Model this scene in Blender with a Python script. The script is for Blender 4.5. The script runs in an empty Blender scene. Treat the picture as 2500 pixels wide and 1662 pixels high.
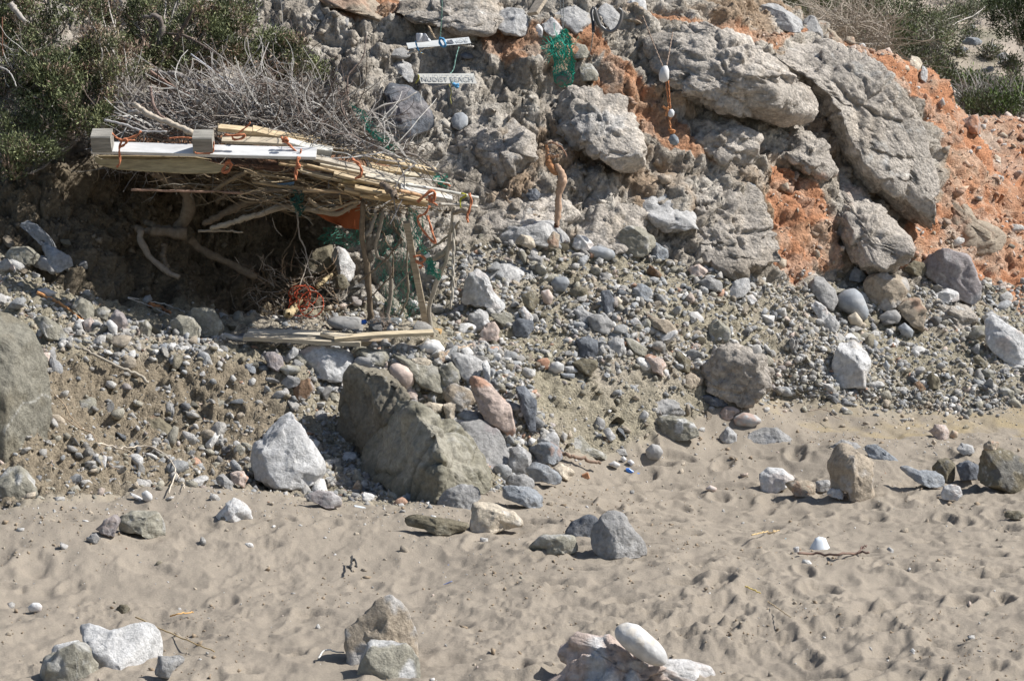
import bpy, math, random
import numpy as np
from mathutils import Vector
R = math.radians
S = bpy.context.scene
COL = S.collection
rng = np.random.default_rng(7)
random.seed(7)

# ------------------------------------------------------------------ camera, world, sun, exposure
F_PX, CX, CY = 5880.0, 1250.0, 831.0
CAM = np.array([0.0, 0.0, 2.6]); PITCH = R(6.5)
cd = bpy.data.cameras.new('camera'); cam = bpy.data.objects.new('camera', cd); COL.objects.link(cam)
cd.sensor_width = 36.0; cd.lens = 36.0 * F_PX / 2500.0; cd.clip_end = 600; cd.clip_start = 0.1
cam.location = CAM; cam.rotation_euler = (R(90) - PITCH, 0, 0); S.camera = cam
S.render.resolution_x, S.render.resolution_y = 1024, 680
SUN = np.array([0.66, 0.02, 0.72]); SUN /= np.linalg.norm(SUN)
w = bpy.data.worlds.new("World"); S.world = w; w.use_nodes = True
nt = w.node_tree; bg = nt.nodes['Background']; sk = nt.nodes.new('ShaderNodeTexSky')
sk.sky_type = 'NISHITA'; sk.sun_disc = False; sk.sun_elevation = math.asin(SUN[2]); sk.sun_rotation = math.atan2(SUN[0], SUN[1])
nt.links.new(sk.outputs[0], bg.inputs[0]); bg.inputs[1].default_value = 0.075
sd = bpy.data.lights.new('sun', 'SUN'); sd.energy = 4.7; sd.angle = R(0.5); sd.color = (1.0, 0.975, 0.925)
so = bpy.data.objects.new('sun', sd); COL.objects.link(so)
so.rotation_euler = Vector(tuple(SUN)).to_track_quat('Z', 'Y').to_euler()
S.view_settings.view_transform = 'Standard'; S.view_settings.look = 'None'
S.view_settings.exposure = 0.45; S.view_settings.gamma = 1.0; S.view_settings.use_curve_mapping = False
try:
    S.cycles.max_bounces = 5; S.cycles.diffuse_bounces = 3; S.cycles.transparent_max_bounces = 6
except Exception: pass

# ------------------------------------------------------------------ photo pixels to places
def at(px, py, Y):
    dx = (px - CX) / F_PX; dz = (CY - py) / F_PX
    v = np.array([dx, math.cos(PITCH) + dz * math.sin(PITCH), -math.sin(PITCH) + dz * math.cos(PITCH)])
    return CAM + v * (Y / v[1])
def proj(P):
    d = P - CAM
    f = d[..., 1] * math.cos(PITCH) - d[..., 2] * math.sin(PITCH)
    u = d[..., 1] * math.sin(PITCH) + d[..., 2] * math.cos(PITCH)
    f = np.maximum(f, 0.5)
    return CX + F_PX * d[..., 0] / f, CY - F_PX * u / f
TILE = {'FF': (0, 0, 1.0598), '--': (0, 0, 1.0), 'Z2': (200, 290, .21195), 'Z3': (680, 330, .21195), 'Z4': (560, 560, .24163),
        'Z5': (1230, 0, .15948), 'Z7': (1300, 330, .15936), 'Z6': (1580, 80, .19139)}
for i in range(4):
    for j in range(4): TILE['%d%d' % (i, j)] = (625 * i, 415 * j, 0.26494)
def pp(t, s):
    ox, oy, k = TILE[t]
    return [(ox + float(a.split(',')[0]) * k, oy + float(a.split(',')[1]) * k) for a in s.split()]

# ------------------------------------------------------------------ noise on arrays
def _h(ix, iy, iz, s):
    n = (ix * 374761393 + iy * 668265263 + iz * 2147483647 + s * 1274126177) & 0xFFFFFFFF
    n = ((n ^ (n >> 13)) * 1274126177) & 0xFFFFFFFF
    n = ((n ^ (n >> 16)) * 2246822519) & 0xFFFFFFFF
    return ((n ^ (n >> 15)) & 0xFFFFFF) / float(0xFFFFFF)
def vnoise(P, s=0):
    I = np.floor(P).astype(np.int64); f = P - I; f = f * f * f * (f * (f * 6 - 15) + 10)
    r = 0
    for a in (0, 1):
        wx = f[:, 0] if a else 1 - f[:, 0]
        for b in (0, 1):
            wy = f[:, 1] if b else 1 - f[:, 1]
            for c in (0, 1):
                wz = f[:, 2] if c else 1 - f[:, 2]
                r = r + wx * wy * wz * _h(I[:, 0] + a, I[:, 1] + b, I[:, 2] + c, s)
    return r * 2 - 1
def fbm(P, o=4, s=0, g=0.5):
    r = 0; a = 1; t = 0
    for k in range(o):
        r = r + a * vnoise(P * (2.03 ** k) + 17.3 * k, s + k); t += a; a *= g
    return r / t
def worley(P, s=0):
    I = np.floor(P).astype(np.int64); d1 = np.full(len(P), 9.0); d2 = d1.copy(); idr = np.zeros(len(P))
    for a in (-1, 0, 1):
        for b in (-1, 0, 1):
            for c in (-1, 0, 1):
                X, Y, Z = I[:, 0] + a, I[:, 1] + b, I[:, 2] + c
                q = (X + _h(X, Y, Z, s) - P[:, 0]) ** 2 + (Y + _h(X, Y, Z, s + 11) - P[:, 1]) ** 2 + (Z + _h(X, Y, Z, s + 23) - P[:, 2]) ** 2
                m = q < d1
                d2 = np.where(m, d1, np.minimum(d2, q)); idr = np.where(m, _h(X, Y, Z, s + 37), idr); d1 = np.where(m, q, d1)
    return np.sqrt(d1), np.sqrt(d2), idr
def sstep(a, b, x):
    t = np.clip((x - a) / (b - a), 0, 1); return t * t * (3 - 2 * t)

# ------------------------------------------------------------------ materials
def nodes_mat(name, rough=0.9, nscale=40, namt=0.35, bump=0.5, bscale=90, bdist=0.004, spec=0.2, coat=0, trans=0, col=None, wave=None, vor=0):
    m = bpy.data.materials.new(name); m.use_nodes = True; t = m.node_tree; L = t.links; N = t.nodes
    b = N['Principled BSDF']; b.inputs['Roughness'].default_value = rough
    b.inputs['Specular IOR Level'].default_value = spec
    if trans: b.inputs['Transmission Weight'].default_value = trans
    tc = N.new('ShaderNodeTexCoord')
    a = N.new('ShaderNodeAttribute'); a.attribute_name = 'Col'
    src = a.outputs['Color']
    if col:
        c = N.new('ShaderNodeRGB'); c.outputs[0].default_value = (*col, 1); src = c.outputs[0]
    n1 = N.new('ShaderNodeTexNoise'); n1.inputs['Scale'].default_value = nscale; n1.inputs['Detail'].default_value = 6; n1.inputs['Roughness'].default_value = 0.65
    L.new(tc.outputs['Object'], n1.inputs['Vector'])
    if wave:
        mp = N.new('ShaderNodeMapping'); mp.inputs['Scale'].default_value = wave; L.new(tc.outputs['Object'], mp.inputs['Vector']); L.new(mp.outputs[0], n1.inputs['Vector'])
    mr = N.new('ShaderNodeMapRange'); mr.inputs['From Min'].default_value = 0.25; mr.inputs['From Max'].default_value = 0.75
    mr.inputs['To Min'].default_value = 1 - namt; mr.inputs['To Max'].default_value = 1 + namt * 0.8
    L.new(n1.outputs[0], mr.inputs[0])
    vm = N.new('ShaderNodeVectorMath'); vm.operation = 'SCALE'; L.new(src, vm.inputs[0]); L.new(mr.outputs[0], vm.inputs['Scale'])
    L.new(vm.outputs[0], b.inputs['Base Color'])
    n2 = N.new('ShaderNodeTexNoise'); n2.inputs['Scale'].default_value = bscale; n2.inputs['Detail'].default_value = 8; n2.inputs['Roughness'].default_value = 0.7
    L.new(tc.outputs['Object'], n2.inputs['Vector'])
    if wave: L.new(mp.outputs[0], n2.inputs['Vector'])
    bp = N.new('ShaderNodeBump'); bp.inputs['Strength'].default_value = bump; bp.inputs['Distance'].default_value = bdist
    hs = n2.outputs[0]
    if vor:
        vo = N.new('ShaderNodeTexVoronoi'); vo.inputs['Scale'].default_value = vor; vo.inputs['Randomness'].default_value = 1; L.new(tc.outputs['Object'], vo.inputs['Vector'])
        ma = N.new('ShaderNodeMath'); ma.operation = 'MULTIPLY_ADD'; L.new(vo.outputs['Distance'], ma.inputs[0]); ma.inputs[1].default_value = -0.35; L.new(n2.outputs[0], ma.inputs[2]); hs = ma.outputs[0]
        mc = N.new('ShaderNodeMapRange'); mc.inputs['To Min'].default_value = 0.78; mc.inputs['To Max'].default_value = 1.22; sp = N.new('ShaderNodeSeparateColor'); L.new(vo.outputs['Color'], sp.inputs[0]); L.new(sp.outputs[0], mc.inputs[0])
        v2 = N.new('ShaderNodeVectorMath'); v2.operation = 'SCALE'; L.new(vm.outputs[0], v2.inputs[0]); L.new(mc.outputs[0], v2.inputs['Scale']); L.new(v2.outputs[0], b.inputs['Base Color'])
    L.new(hs, bp.inputs['Height']); L.new(bp.outputs[0], b.inputs['Normal'])
    return m
M = {}
M['rock'] = nodes_mat('weathered_rock', nscale=34, namt=0.42, bump=1.0, bscale=48, bdist=0.018)
M['smooth'] = nodes_mat('sea_worn_stone', rough=0.75, nscale=26, namt=0.22, bump=0.6, bscale=70, bdist=0.005)
M['cliff'] = nodes_mat('conglomerate', nscale=30, namt=0.36, bump=1.0, bscale=34, bdist=0.030, vor=42)
M['ground'] = nodes_mat('loose_ground', nscale=45, namt=0.30, bump=1.0, bscale=60, bdist=0.022, vor=75)
M['sand'] = nodes_mat('beach_sand', nscale=110, namt=0.20, bump=0.8, bscale=95, bdist=0.006, spec=0.1)
M['wood'] = nodes_mat('weathered_wood', rough=0.8, nscale=34, namt=0.55, bump=0.8, bscale=44, bdist=0.006, wave=(0.2, 1.6, 1.6))
M['bark'] = nodes_mat('driftwood', rough=0.85, nscale=35, namt=0.35, bump=0.6, bscale=60, bdist=0.005)
M['leaf'] = nodes_mat('foliage', rough=0.7, nscale=15, namt=0.3, bump=0.0)
M['fibre'] = nodes_mat('rope_and_net', rough=0.7, nscale=200, namt=0.25, bump=0.4, bscale=300, bdist=0.002)
M['paint'] = nodes_mat('worn_white_paint', rough=0.6, nscale=20, namt=0.30, bump=0.3, bscale=60, bdist=0.002, wave=(0.2, 1, 1))
M['plastic'] = nodes_mat('plastic', rough=0.35, nscale=20, namt=0.08, bump=0.1, spec=0.5)
M['clear'] = nodes_mat('clear_plastic', rough=0.12, nscale=20, namt=0.05, bump=0.2, spec=0.6, trans=0.85, col=(0.85, 0.88, 0.9))
PAL = dict(W=(.62, .61, .60), w=(.62, .54, .43), L=(.46, .45, .44), G=(.34, .33, .32), B=(.30, .315, .335), D=(.15, .16, .18), O=(.325, .305, .25),
           K=(.20, .175, .125), P=(.57, .46, .40), R=(.48, .27, .18), T=(.43, .36, .28), M=(.33, .295, .29), C=(.49, .44, .385), N=(.24, .155, .10))

# ------------------------------------------------------------------ mesh helpers
def link(name, me, mat, parent=None, loc=None):
    o = bpy.data.objects.new(name, me); COL.objects.link(o)
    if mat is not None and len(me.materials) == 0: me.materials.append(M[mat])
    if parent is not None: o.parent = parent
    if loc is not None: o.location = loc
    return o
def raw_mesh(name, V, F, C=None, smooth=False):
    me = bpy.data.meshes.new(name); V = np.asarray(V, dtype=np.float32)
    if isinstance(F, np.ndarray):
        k = F.shape[1]; me.vertices.add(len(V)); me.loops.add(F.size); me.polygons.add(len(F))
        me.vertices.foreach_set('co', V.ravel()); me.loops.foreach_set('vertex_index', F.astype(np.int32).ravel())
        me.polygons.foreach_set('loop_start', np.arange(0, F.size, k, dtype=np.int32))
        me.polygons.foreach_set('loop_total', np.full(len(F), k, dtype=np.int32))
        me.update(calc_edges=True)
    else:
        me.from_pydata([tuple(map(float, v)) for v in V], [], F); me.update()
    if C is not None:
        C = np.asarray(C, dtype=np.float32)
        if C.ndim == 1: C = np.tile(C, (len(V), 1))
        a = me.color_attributes.new('Col', 'FLOAT_COLOR', 'POINT')
        a.data.foreach_set('color', np.hstack([np.clip(C, 0, 1), np.ones((len(V), 1), dtype=np.float32)]).astype(np.float32).ravel())
    if smooth: me.polygons.foreach_set('use_smooth', np.ones(len(me.polygons), dtype=bool))
    return me
def mk(name, V, F, C, mat, parent=None, smooth=False, base=None):
    V = np.asarray(V, dtype=float)
    org = np.array(base if base is not None else (V[:, 0].mean(), V[:, 1].mean(), V[:, 2].min())) if parent is None else None
    if parent is not None:
        me = raw_mesh(name, V - np.array(parent.location), F, C, smooth); return link(name, me, mat, parent)
    me = raw_mesh(name, V - org, F, C, smooth); return link(name, me, mat, None, org)
def tag(o, label=None, cat=None, group=None, kind=None):
    if label: o['label'] = label
    if cat: o['category'] = cat
    if group: o['group'] = group
    if kind: o['kind'] = kind
    return o
def empty(name, loc, label, cat, group=None):
    o = bpy.data.objects.new(name, None); o.empty_display_size = 0.1; COL.objects.link(o); o.location = tuple(float(x) for x in loc)
    return tag(o, label, cat, group)
class MB:
    def __init__(s): s.V = []; s.F = []; s.C = []; s.n = 0
    def add(s, V, F, c):
        V = np.asarray(V, float); s.V.append(V); s.F += [tuple(int(i) + s.n for i in f) for f in F]
        c = np.asarray(c, float); s.C.append(np.tile(c, (len(V), 1)) if c.ndim == 1 else c); s.n += len(V)
    def tube(s, P, r, c, k=6, cap=True, flat=1.0):
        P = np.asarray(P, float); n = len(P); r = np.broadcast_to(np.asarray(r, float), (n,))
        T = np.gradient(P, axis=0); T /= np.linalg.norm(T, axis=1)[:, None] + 1e-9
        up = np.array([0.05, -1.0, 0.1]) if abs(T[0][1]) < 0.9 else np.array([0, 0.1, 1.0])
        A = np.cross(T, up); A /= np.linalg.norm(A, axis=1)[:, None] + 1e-9; B = np.cross(A, T)
        th = np.arange(k) * 2 * math.pi / k
        V = (P[:, None, :] + r[:, None, None] * (np.cos(th)[None, :, None] * A[:, None, :] + flat * np.sin(th)[None, :, None] * B[:, None, :])).reshape(-1, 3)
        F = [(i * k + j, i * k + (j + 1) % k, (i + 1) * k + (j + 1) % k, (i + 1) * k + j) for i in range(n - 1) for j in range(k)]
        if cap: F += [tuple(range(k))[::-1], tuple(range((n - 1) * k, n * k))]
        s.add(V, F, c)
    def box(s, a, b, wd, th, c, wdir=(0, 1, 0), taper=1.0, wob=0.0):
        # a board from a to b, wd wide along wdir, th thick across
        a = np.array(a, float); b = np.array(b, float); t = b - a; Ln = np.linalg.norm(t); t /= Ln
        wv = np.array(wdir, float); wv -= t * wv.dot(t); wv /= np.linalg.norm(wv); h = np.cross(t, wv)
        n = 7; V = []
        for i in range(n):
            f = i / (n - 1); p = a + (b - a) * f; k = 1 + (taper - 1) * f
            p = p + h * wob * math.sin(f * 5.1 + Ln * 9) + wv * wob * math.cos(f * 3.7 + Ln * 5)
            e = 0.88
            for (x, y) in ((-1, -e), (-e, -1), (e, -1), (1, -e), (1, e), (e, 1), (-e, 1), (-1, e)):
                V.append(p + wv * x * wd / 2 * k + h * y * th / 2 * k)
        k = 8
        F = [(i * k + j, i * k + (j + 1) % k, (i + 1) * k + (j + 1) % k, (i + 1) * k + j) for i in range(n - 1) for j in range(k)]
        F += [tuple(range(k))[::-1], tuple(range((n - 1) * k, n * k))]
        s.add(V, F, c)
    def build(s, name, mat, parent=None, smooth=False, base=None):
        return mk(name, np.vstack(s.V), s.F, np.vstack(s.C), mat, parent, smooth, base)
def curve(P, n=14):
    P = np.asarray(P, float)
    if len(P) < 3: return np.array([P[0] + (P[-1] - P[0]) * i / (n - 1) for i in range(n)])
    Q = np.vstack([2 * P[0] - P[1], P, 2 * P[-1] - P[-2]]); out = []; m = max(2, int(math.ceil(n / (len(P) - 1))))
    for i in range(1, len(Q) - 2):
        for t in np.linspace(0, 1, m, endpoint=False):
            out.append(0.5 * ((2 * Q[i]) + (-Q[i - 1] + Q[i + 1]) * t + (2 * Q[i - 1] - 5 * Q[i] + 4 * Q[i + 1] - Q[i + 2]) * t * t + (-Q[i - 1] + 3 * Q[i] - 3 * Q[i + 1] + Q[i + 2]) * t ** 3))
    out.append(Q[-2]); return np.array(out)
def pth(t, s, Y):
    q = pp(t, s); Ys = Y if isinstance(Y, (list, tuple)) else [Y] * len(q)
    if len(Ys) == 2 and len(q) != 2: Ys = list(np.linspace(Ys[0], Ys[1], len(q)))
    return [at(a, b, y) for (a, b), y in zip(q, Ys)]
def wob(P, a, seed=0):
    r = np.random.default_rng(seed); P = np.array(P); P[1:-1] += r.normal(0, a, P[1:-1].shape); return P
def limb(name, t, s, Y, r0, r1, c, parent=None, mat='bark', k=8, n=18, w=0.004, knots=True):
    P = curve(pth(t, s, Y), n); P = wob(P, min(w, .10 * max(r0, r1) + .0008), len(s)); rr = np.linspace(r0, r1, len(P))
    if knots: rr = rr * (1 + 0.12 * np.sin(np.arange(len(P)) * 0.8 + r0 * 900))
    m = MB(); m.tube(P, rr, c, k); return m.build(name, mat, parent, smooth=True)
def rope(mb, P, r, c, turns=None, k=4):
    # two strands laid round each other
    P = curve(P, max(16, len(P) * 5)); L = np.linalg.norm(np.diff(P, axis=0), axis=1).sum()
    n = min(90, max(14, int(L / (r * 2.2)))); s = np.linspace(0, len(P) - 1, n)
    Q = np.stack([np.interp(s, np.arange(len(P)), P[:, i]) for i in range(3)], 1)
    T = np.gradient(Q, axis=0); T /= np.linalg.norm(T, axis=1)[:, None] + 1e-9
    A = np.cross(T, np.array([0.1, -1, 0.2])); A /= np.linalg.norm(A, axis=1)[:, None] + 1e-9; B = np.cross(A, T)
    ph = np.arange(n) * 0.9
    for o in (0, math.pi):
        mb.tube(Q + (np.cos(ph + o)[:, None] * A + np.sin(ph + o)[:, None] * B) * r * 0.5, r * 0.62, np.array(c) * (1 if o else 0.8), k)

# ------------------------------------------------------------------ the lie of the land
CTRL = """-300,1235,13.0 100,1235,13.0 250,1205,13.4 450,1195,13.5 650,1205,13.8 850,1200,14.3 1050,1250,13.6 1200,1215,14.2 1300,1130,15.2 1500,1100,15.7
1700,1050,16.3 1875,985,17.0 2200,1000,17.2 2500,1000,17.3 2800,1000,17.4 2300,1100,15.9 2000,1100,15.9 -300,1000,13.9 0,1000,13.9 250,1050,14.5 600,1020,14.95
100,850,14.9 300,860,15.1 500,870,15.25 500,842,15.65 700,890,15.4 450,1080,14.75 800,950,15.5 780,1080,15.0 -300,650,15.8 0,640,15.8 100,740,15.5 300,780,15.7 450,790,15.9 600,825,15.9 900,835,15.8 1050,850,15.7
700,790,16.3 900,780,16.6 1000,770,16.6 600,770,16.3 350,700,16.4 350,550,16.7 350,440,16.85 480,740,16.7 500,620,17.2 500,450,17.3 620,700,17.3 650,600,17.6 650,500,17.7
800,700,17.0 800,600,17.3 800,500,17.5 150,640,15.95 150,520,16.15 150,400,16.4 0,520,16.1 0,400,16.4 -300,500,16.2 0,250,16.9 0,100,17.5 0,-60,18.1 300,300,17.2 300,150,17.7 300,0,18.2
-300,200,17.0 -300,0,17.9 600,300,17.6 600,150,18.0 600,0,18.5 850,300,17.7 850,150,18.1 850,0,18.6 1000,480,17.25 1000,330,17.7 1000,200,18.1 1000,60,18.5 1000,-80,18.9 1100,620,17.0
1150,560,17.25 1250,560,17.3 1250,450,17.5 1250,300,17.9 1250,150,18.2 1250,0,18.6 1450,600,17.35 1450,480,17.6 1450,300,18.0 1450,150,18.3 1450,0,18.7 1650,650,17.5 1700,500,17.85
1700,350,18.2 1700,200,18.5 1700,60,18.9 1720,10,19.2 1900,680,17.9 1950,560,18.2 1950,400,18.6 1950,250,18.9 1950,130,19.3 1960,75,19.7 2150,640,18.6 2150,500,18.9 2150,350,19.3
2150,200,19.9 2150,135,20.3 2300,620,19.1 2300,450,19.7 2300,300,20.2 2290,180,20.8 2450,650,19.4 2450,500,20.3 2450,400,21.0 2450,290,22.0 2800,650,19.6 2800,450,20.8 2800,290,22.2
1200,750,16.5 1200,850,16.0 1250,1000,15.4 1250,900,15.75 1400,700,16.9 1400,820,16.4 1400,950,15.9 1400,1040,15.7 1600,720,17.0 1600,850,16.5 1600,960,16.2 1800,780,17.2 1800,900,16.8
2000,700,18.1 2000,800,17.7 2000,900,17.25 2200,720,18.5 2200,850,17.9 2200,940,17.4 2450,750,18.9 2450,850,18.2 2450,940,17.6 1100,1000,15.5 950,1100,15.05 1000,1190,14.5"""
cp = [at(*[float(v) for v in a.split(',')]) for a in CTRL.split()]
for x in (-8, -5, -3, -1, 1, 3, 5, 8):
    for y in (5, 8, 10, 12): cp.append(np.array([x, y, 0.03 * math.sin(x * 1.3 + y)]))
for x in (-9, -6, -4, -2, 0, 1.0): cp += [np.array([x, 20.5, 4.3]), np.array([x, 23, 5.2]), np.array([x, 28, 6.2]), np.array([x, 45, 8.5])]
for x in (-9, -6): cp += [np.array([x, 14, .3]), np.array([x, 16.5, 2.0]), np.array([x, 18.5, 3.4])]
for x, y, z in ((1.9, 21.3, 2.75), (1.9, 23.5, 2.6), (3.2, 22.0, 2.2), (3.2, 24, 2.0), (4.6, 23.6, 1.9), (6.5, 24, 1.9), (4, 27.5, 2.3), (6, 27.5, 2.3), (9, 27, 2.4), (9, 22, 2.2), (9, 18, 1.2), (9, 14, .1),
                (2.2, 27, 2.5), (2, 34, 3.4), (5, 34, 2.95), (9, 34, 3.0), (3, 42, 4.0), (8, 42, 3.7), (14, 42, 4), (0, 60, 8), (10, 60, 7), (22, 60, 7), (-22, 60, 10), (-22, 30, 7), (22, 30, 3), (22, 14, 0),
                (-22, 14, 1), (-22, 5, 0), (22, 5, 0), (0, 95, 16), (30, 95, 15), (-30, 95, 17), (-40, 60, 10), (45, 60, 8)):
    cp.append(np.array([x, y, z], float))
cp = np.array(cp); keep = []
for i, p in enumerate(cp):
    if all(math.hypot(p[0] - cp[j][0], p[1] - cp[j][1]) > 0.06 for j in keep): keep.append(i)
cp = cp[keep]
def kern(d): return np.sqrt(d * d + 0.02)
_A = kern(np.linalg.norm(cp[:, None, :2] - cp[None, :, :2], axis=2)) + np.eye(len(cp)) * 0.015 * -1
_A = np.block([[_A, np.ones((len(cp), 1)), cp[:, :2]], [np.ones((1, len(cp))), np.zeros((1, 3))], [cp[:, :2].T, np.zeros((2, 3))]])
_W = np.linalg.solve(_A, np.concatenate([cp[:, 2], [0, 0, 0]]))
def ground(x, y):
    x = np.atleast_1d(np.asarray(x, float)); y = np.atleast_1d(np.asarray(y, float)); out = np.empty(len(x)); n = len(cp)
    for i in range(0, len(x), 40000):
        X = x[i:i + 40000]; Yy = y[i:i + 40000]
        d = (X[:, None] - cp[None, :, 0]) ** 2 + (Yy[:, None] - cp[None, :, 1]) ** 2
        out[i:i + 40000] = np.sqrt(d + 0.02) @ _W[:n] + _W[n] + _W[n + 1] * X + _W[n + 2] * Yy
    return out
_YS = np.concatenate([np.linspace(8.5, 24, 500), np.linspace(24.2, 60, 120)])
def hit(px, py):
    a = at(px, py, 1.0) - CAM; P = CAM + a[None, :] * _YS[:, None]
    g = P[:, 2] - ground(P[:, 0], P[:, 1]); k = np.where(g < 0)[0]
    if len(k) == 0 or k[0] == 0: return 15.5
    k = k[0]; f = g[k - 1] / (g[k - 1] - g[k]); return float(_YS[k - 1] + f * (_YS[k] - _YS[k - 1]))
def line(px, pts):
    return np.interp(px, [p[0] for p in pts], [p[1] for p in pts])
B1 = [(-500, 1240), (0, 1235), (250, 1215), (450, 1200), (700, 1195), (1000, 1240), (1200, 1200), (1300, 1120), (1500, 1085), (1700, 1035), (1875, 975), (2200, 1010), (2500, 975), (3000, 970)]
B2 = [(-500, 600), (0, 620), (150, 690), (400, 750), (700, 760), (1040, 730), (1100, 620), (1250, 585), (1500, 610), (1700, 650), (1950, 690), (2200, 700), (2500, 700), (3000, 700)]
def inpoly(x, y, poly):
    c = np.zeros(len(x), bool); j = len(poly) - 1
    for i in range(len(poly)):
        xi, yi = poly[i]; xj, yj = poly[j]
        if yi != yj: c ^= ((yi > y) != (yj > y)) & (x < (xj - xi) * (y - yi) / (yj - yi) + xi)
        j = i
    return c
us = np.concatenate([np.linspace(-0.85, -0.35, 26)[:-1], np.linspace(-0.35, -0.222, 90)[:-1], np.linspace(-0.222, 0.222, 630), np.linspace(0.222, 0.35, 90)[1:], np.linspace(0.35, 0.85, 26)[1:]])
ys = np.concatenate([np.linspace(5.0, 9.4, 28)[:-1], np.linspace(9.4, 15.0, 240)[:-1], np.linspace(15.0, 20.6, 350)[:-1], np.linspace(20.6, 23.2, 70)[:-1], np.geomspace(23.2, 95, 30)])
nu, ny = len(us), len(ys)
GX = (us[None, :] * ys[:, None] * 1.0).ravel(); GY = np.repeat(ys, nu)
GZ = ground(GX, GY); G = np.stack([GX, GY, GZ], 1)
gp = G.reshape(ny, nu, 3)
du = np.gradient(gp, axis=1); dv = np.gradient(gp, axis=0); NN = np.cross(du, dv); NN /= np.linalg.norm(NN, axis=2)[..., None]; NN = NN.reshape(-1, 3)
PX, PY = proj(G)
wx = PX + 25 * vnoise(G * 2.1, 5) + 8 * vnoise(G * 9, 6); wy = PY + 25 * vnoise(G * 2.1, 8) + 8 * vnoise(G * 9, 9)
far = sstep(22.0, 23.4, GY) * (PX > 1990) + sstep(20.6, 22.0, GY) * (PX <= 1990)
b1 = line(wx, B1); b2 = line(wx, B2)
sand = sstep(-30, 26, wy - b1 + 22 * vnoise(G * 1.1, 99)) * (1 - far)
cliff = sstep(12, -12, wy - b2) * (1 - far)
scree = np.clip(1 - sand - cliff - far, 0, 1)
red = np.zeros(len(G))
for s in ("2040,105 2180,120 2290,150 2350,260 2500,270 3300,270 3300,900 2500,780 2420,700 2290,670 2200,650 2180,590 2270,500 2310,420 2290,330 2240,250 2140,190",
          "1870,400 1960,410 2010,470 2060,560 2060,640 2000,670 1940,690 1880,650 1890,600 1860,500", "1470,110 1570,200 1650,290 1760,420 1640,380 1540,300 1440,200",
          "1130,40 1430,50 1500,120 1330,150 1180,135", "700,-60 1010,-60 960,60 830,50", "0,60 100,90 110,170 0,190", "1560,20 1700,30 1980,90 1900,100 1700,60"):
    red = np.maximum(red, inpoly(wx, wy, pp('--', s)).astype(float))
red *= 1 - 0.35 * (worley(G * 5, 70)[2] > 0.7)
yel = inpoly(wx, wy, pp('--', "1780,985 1950,965 2100,985 2350,1010 2800,1020 2800,1060 2200,1075 2000,1060")).astype(float)
# relief: cliff of cobbly conglomerate, loose scree, trodden sand
wa, wb, wc = worley(G * 1.9 + 0.4 * fbm(G * 2, 2, 3)[:, None], 3)
wd_, we_, wf_ = worley(G * 8.5 + 0.35 * fbm(G * 6, 2, 4)[:, None], 9)
wg_, wh_, wi_ = worley(G * 24, 15)
big = np.clip((wb - wa) * 2.2, 0, 1) ** 0.6
cob = np.sqrt(np.clip(1 - (wd_ / 0.75) ** 2, 0, 1)) * (wf_ > 0.35)
cob2 = np.sqrt(np.clip(1 - (wg_ / 0.7) ** 2, 0, 1)) * (wi_ > 0.4)
f1 = fbm(G * 1.3, 5, 21); f2 = fbm(G * 6.0, 5, 31); f3 = fbm(G * 30, 3, 41)
rid = 1 - np.abs(fbm(G * np.array([3.5, 3.5, 6.0]), 4, 51))
f2r = np.abs(fbm(G * 5.0, 5, 31)); f2s = np.abs(fbm(G * np.array([14., 14., 20.]), 4, 35))
dc = 0.10 * (big - 0.6) + 0.09 * f1 + 0.012 * cob + 0.014 * cob2 - 0.10 * (f2r - .15) + 0.012 * f3 - 0.04 * (f2s - .15) + 0.05 * (rid - 0.85)
k1, k2, k3 = worley(G * np.array([3.6, 3.6, 5.0]) + 0.55 * fbm(G * 3.1, 3, 44)[:, None], 29); k4, k5, k6 = worley(G * np.array([9.5, 9.5, 13.0]) + 0.5 * fbm(G * 8.1, 3, 45)[:, None], 39)
dc = dc - 0.040 * np.exp(-((k2 - k1) / .07) ** 2) + 0.06 * (k3 - .5) - 0.010 * np.exp(-((k5 - k4) / .09) ** 2) + 0.02 * (k6 - .5)
ds = 0.05 * f1 + 0.024 * f2 + 0.016 * f3 + 0.026 * cob * (wf_ > 0.6) + 0.014 * cob2 - 0.03 * (f2s - .15)
bk = sstep(790, 640, PX) * sstep(840, 900, PY); ds = ds + bk * (-0.07 * (f2r - .15) + .03 * f2 - .04 * (f2s - .15))
SG = G * np.array([1.0, 0.62, 0.0])
l1 = fbm(SG * 2.2 + 3, 3, 61); l2 = fbm(SG * 7.5, 3, 66); l3 = fbm(G * np.array([22, 16, 0]), 3, 68); l4 = fbm(G * np.array([60, 45, 0]), 2, 69)
l3b = fbm(G * np.array([9, 7, 0]) + 5, 5, 77, .62)
rough_s = 0.75 + 0.3 * sstep(900, 1900, PX) * sstep(1150, 1400, PY) + 0.25 * sstep(1350, 1600, PY)
l5 = fbm(SG * 4.2 + 9, 4, 88); ptc = .35 + 1.1 * sstep(-.05, .3, fbm(SG * 1.6 + 4, 2, 90))
dsand = 0.035 * l1 + rough_s * (0.050 * (0.75 - np.abs(l5)) + 0.008 * (0.75 - np.abs(l2)) + ptc * (0.004 * l3 + 0.003 * l4 + 0.006 * sstep(0.04, 0.20, l3b)))
lump = np.clip(fbm(G * np.array([13, 10, 0]), 3, 72) - 0.20, 0, 1); dsand += rough_s * 0.085 * lump ** 1.1 * 0
df = 0.10 * f1 + 0.05 * f2
pit = np.zeros(len(G)); sel = np.where((sand > 0.5) & (GY < 16.5))[0]; sx, sy = GX[sel], GY[sel]
r2 = np.random.default_rng(3)
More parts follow.
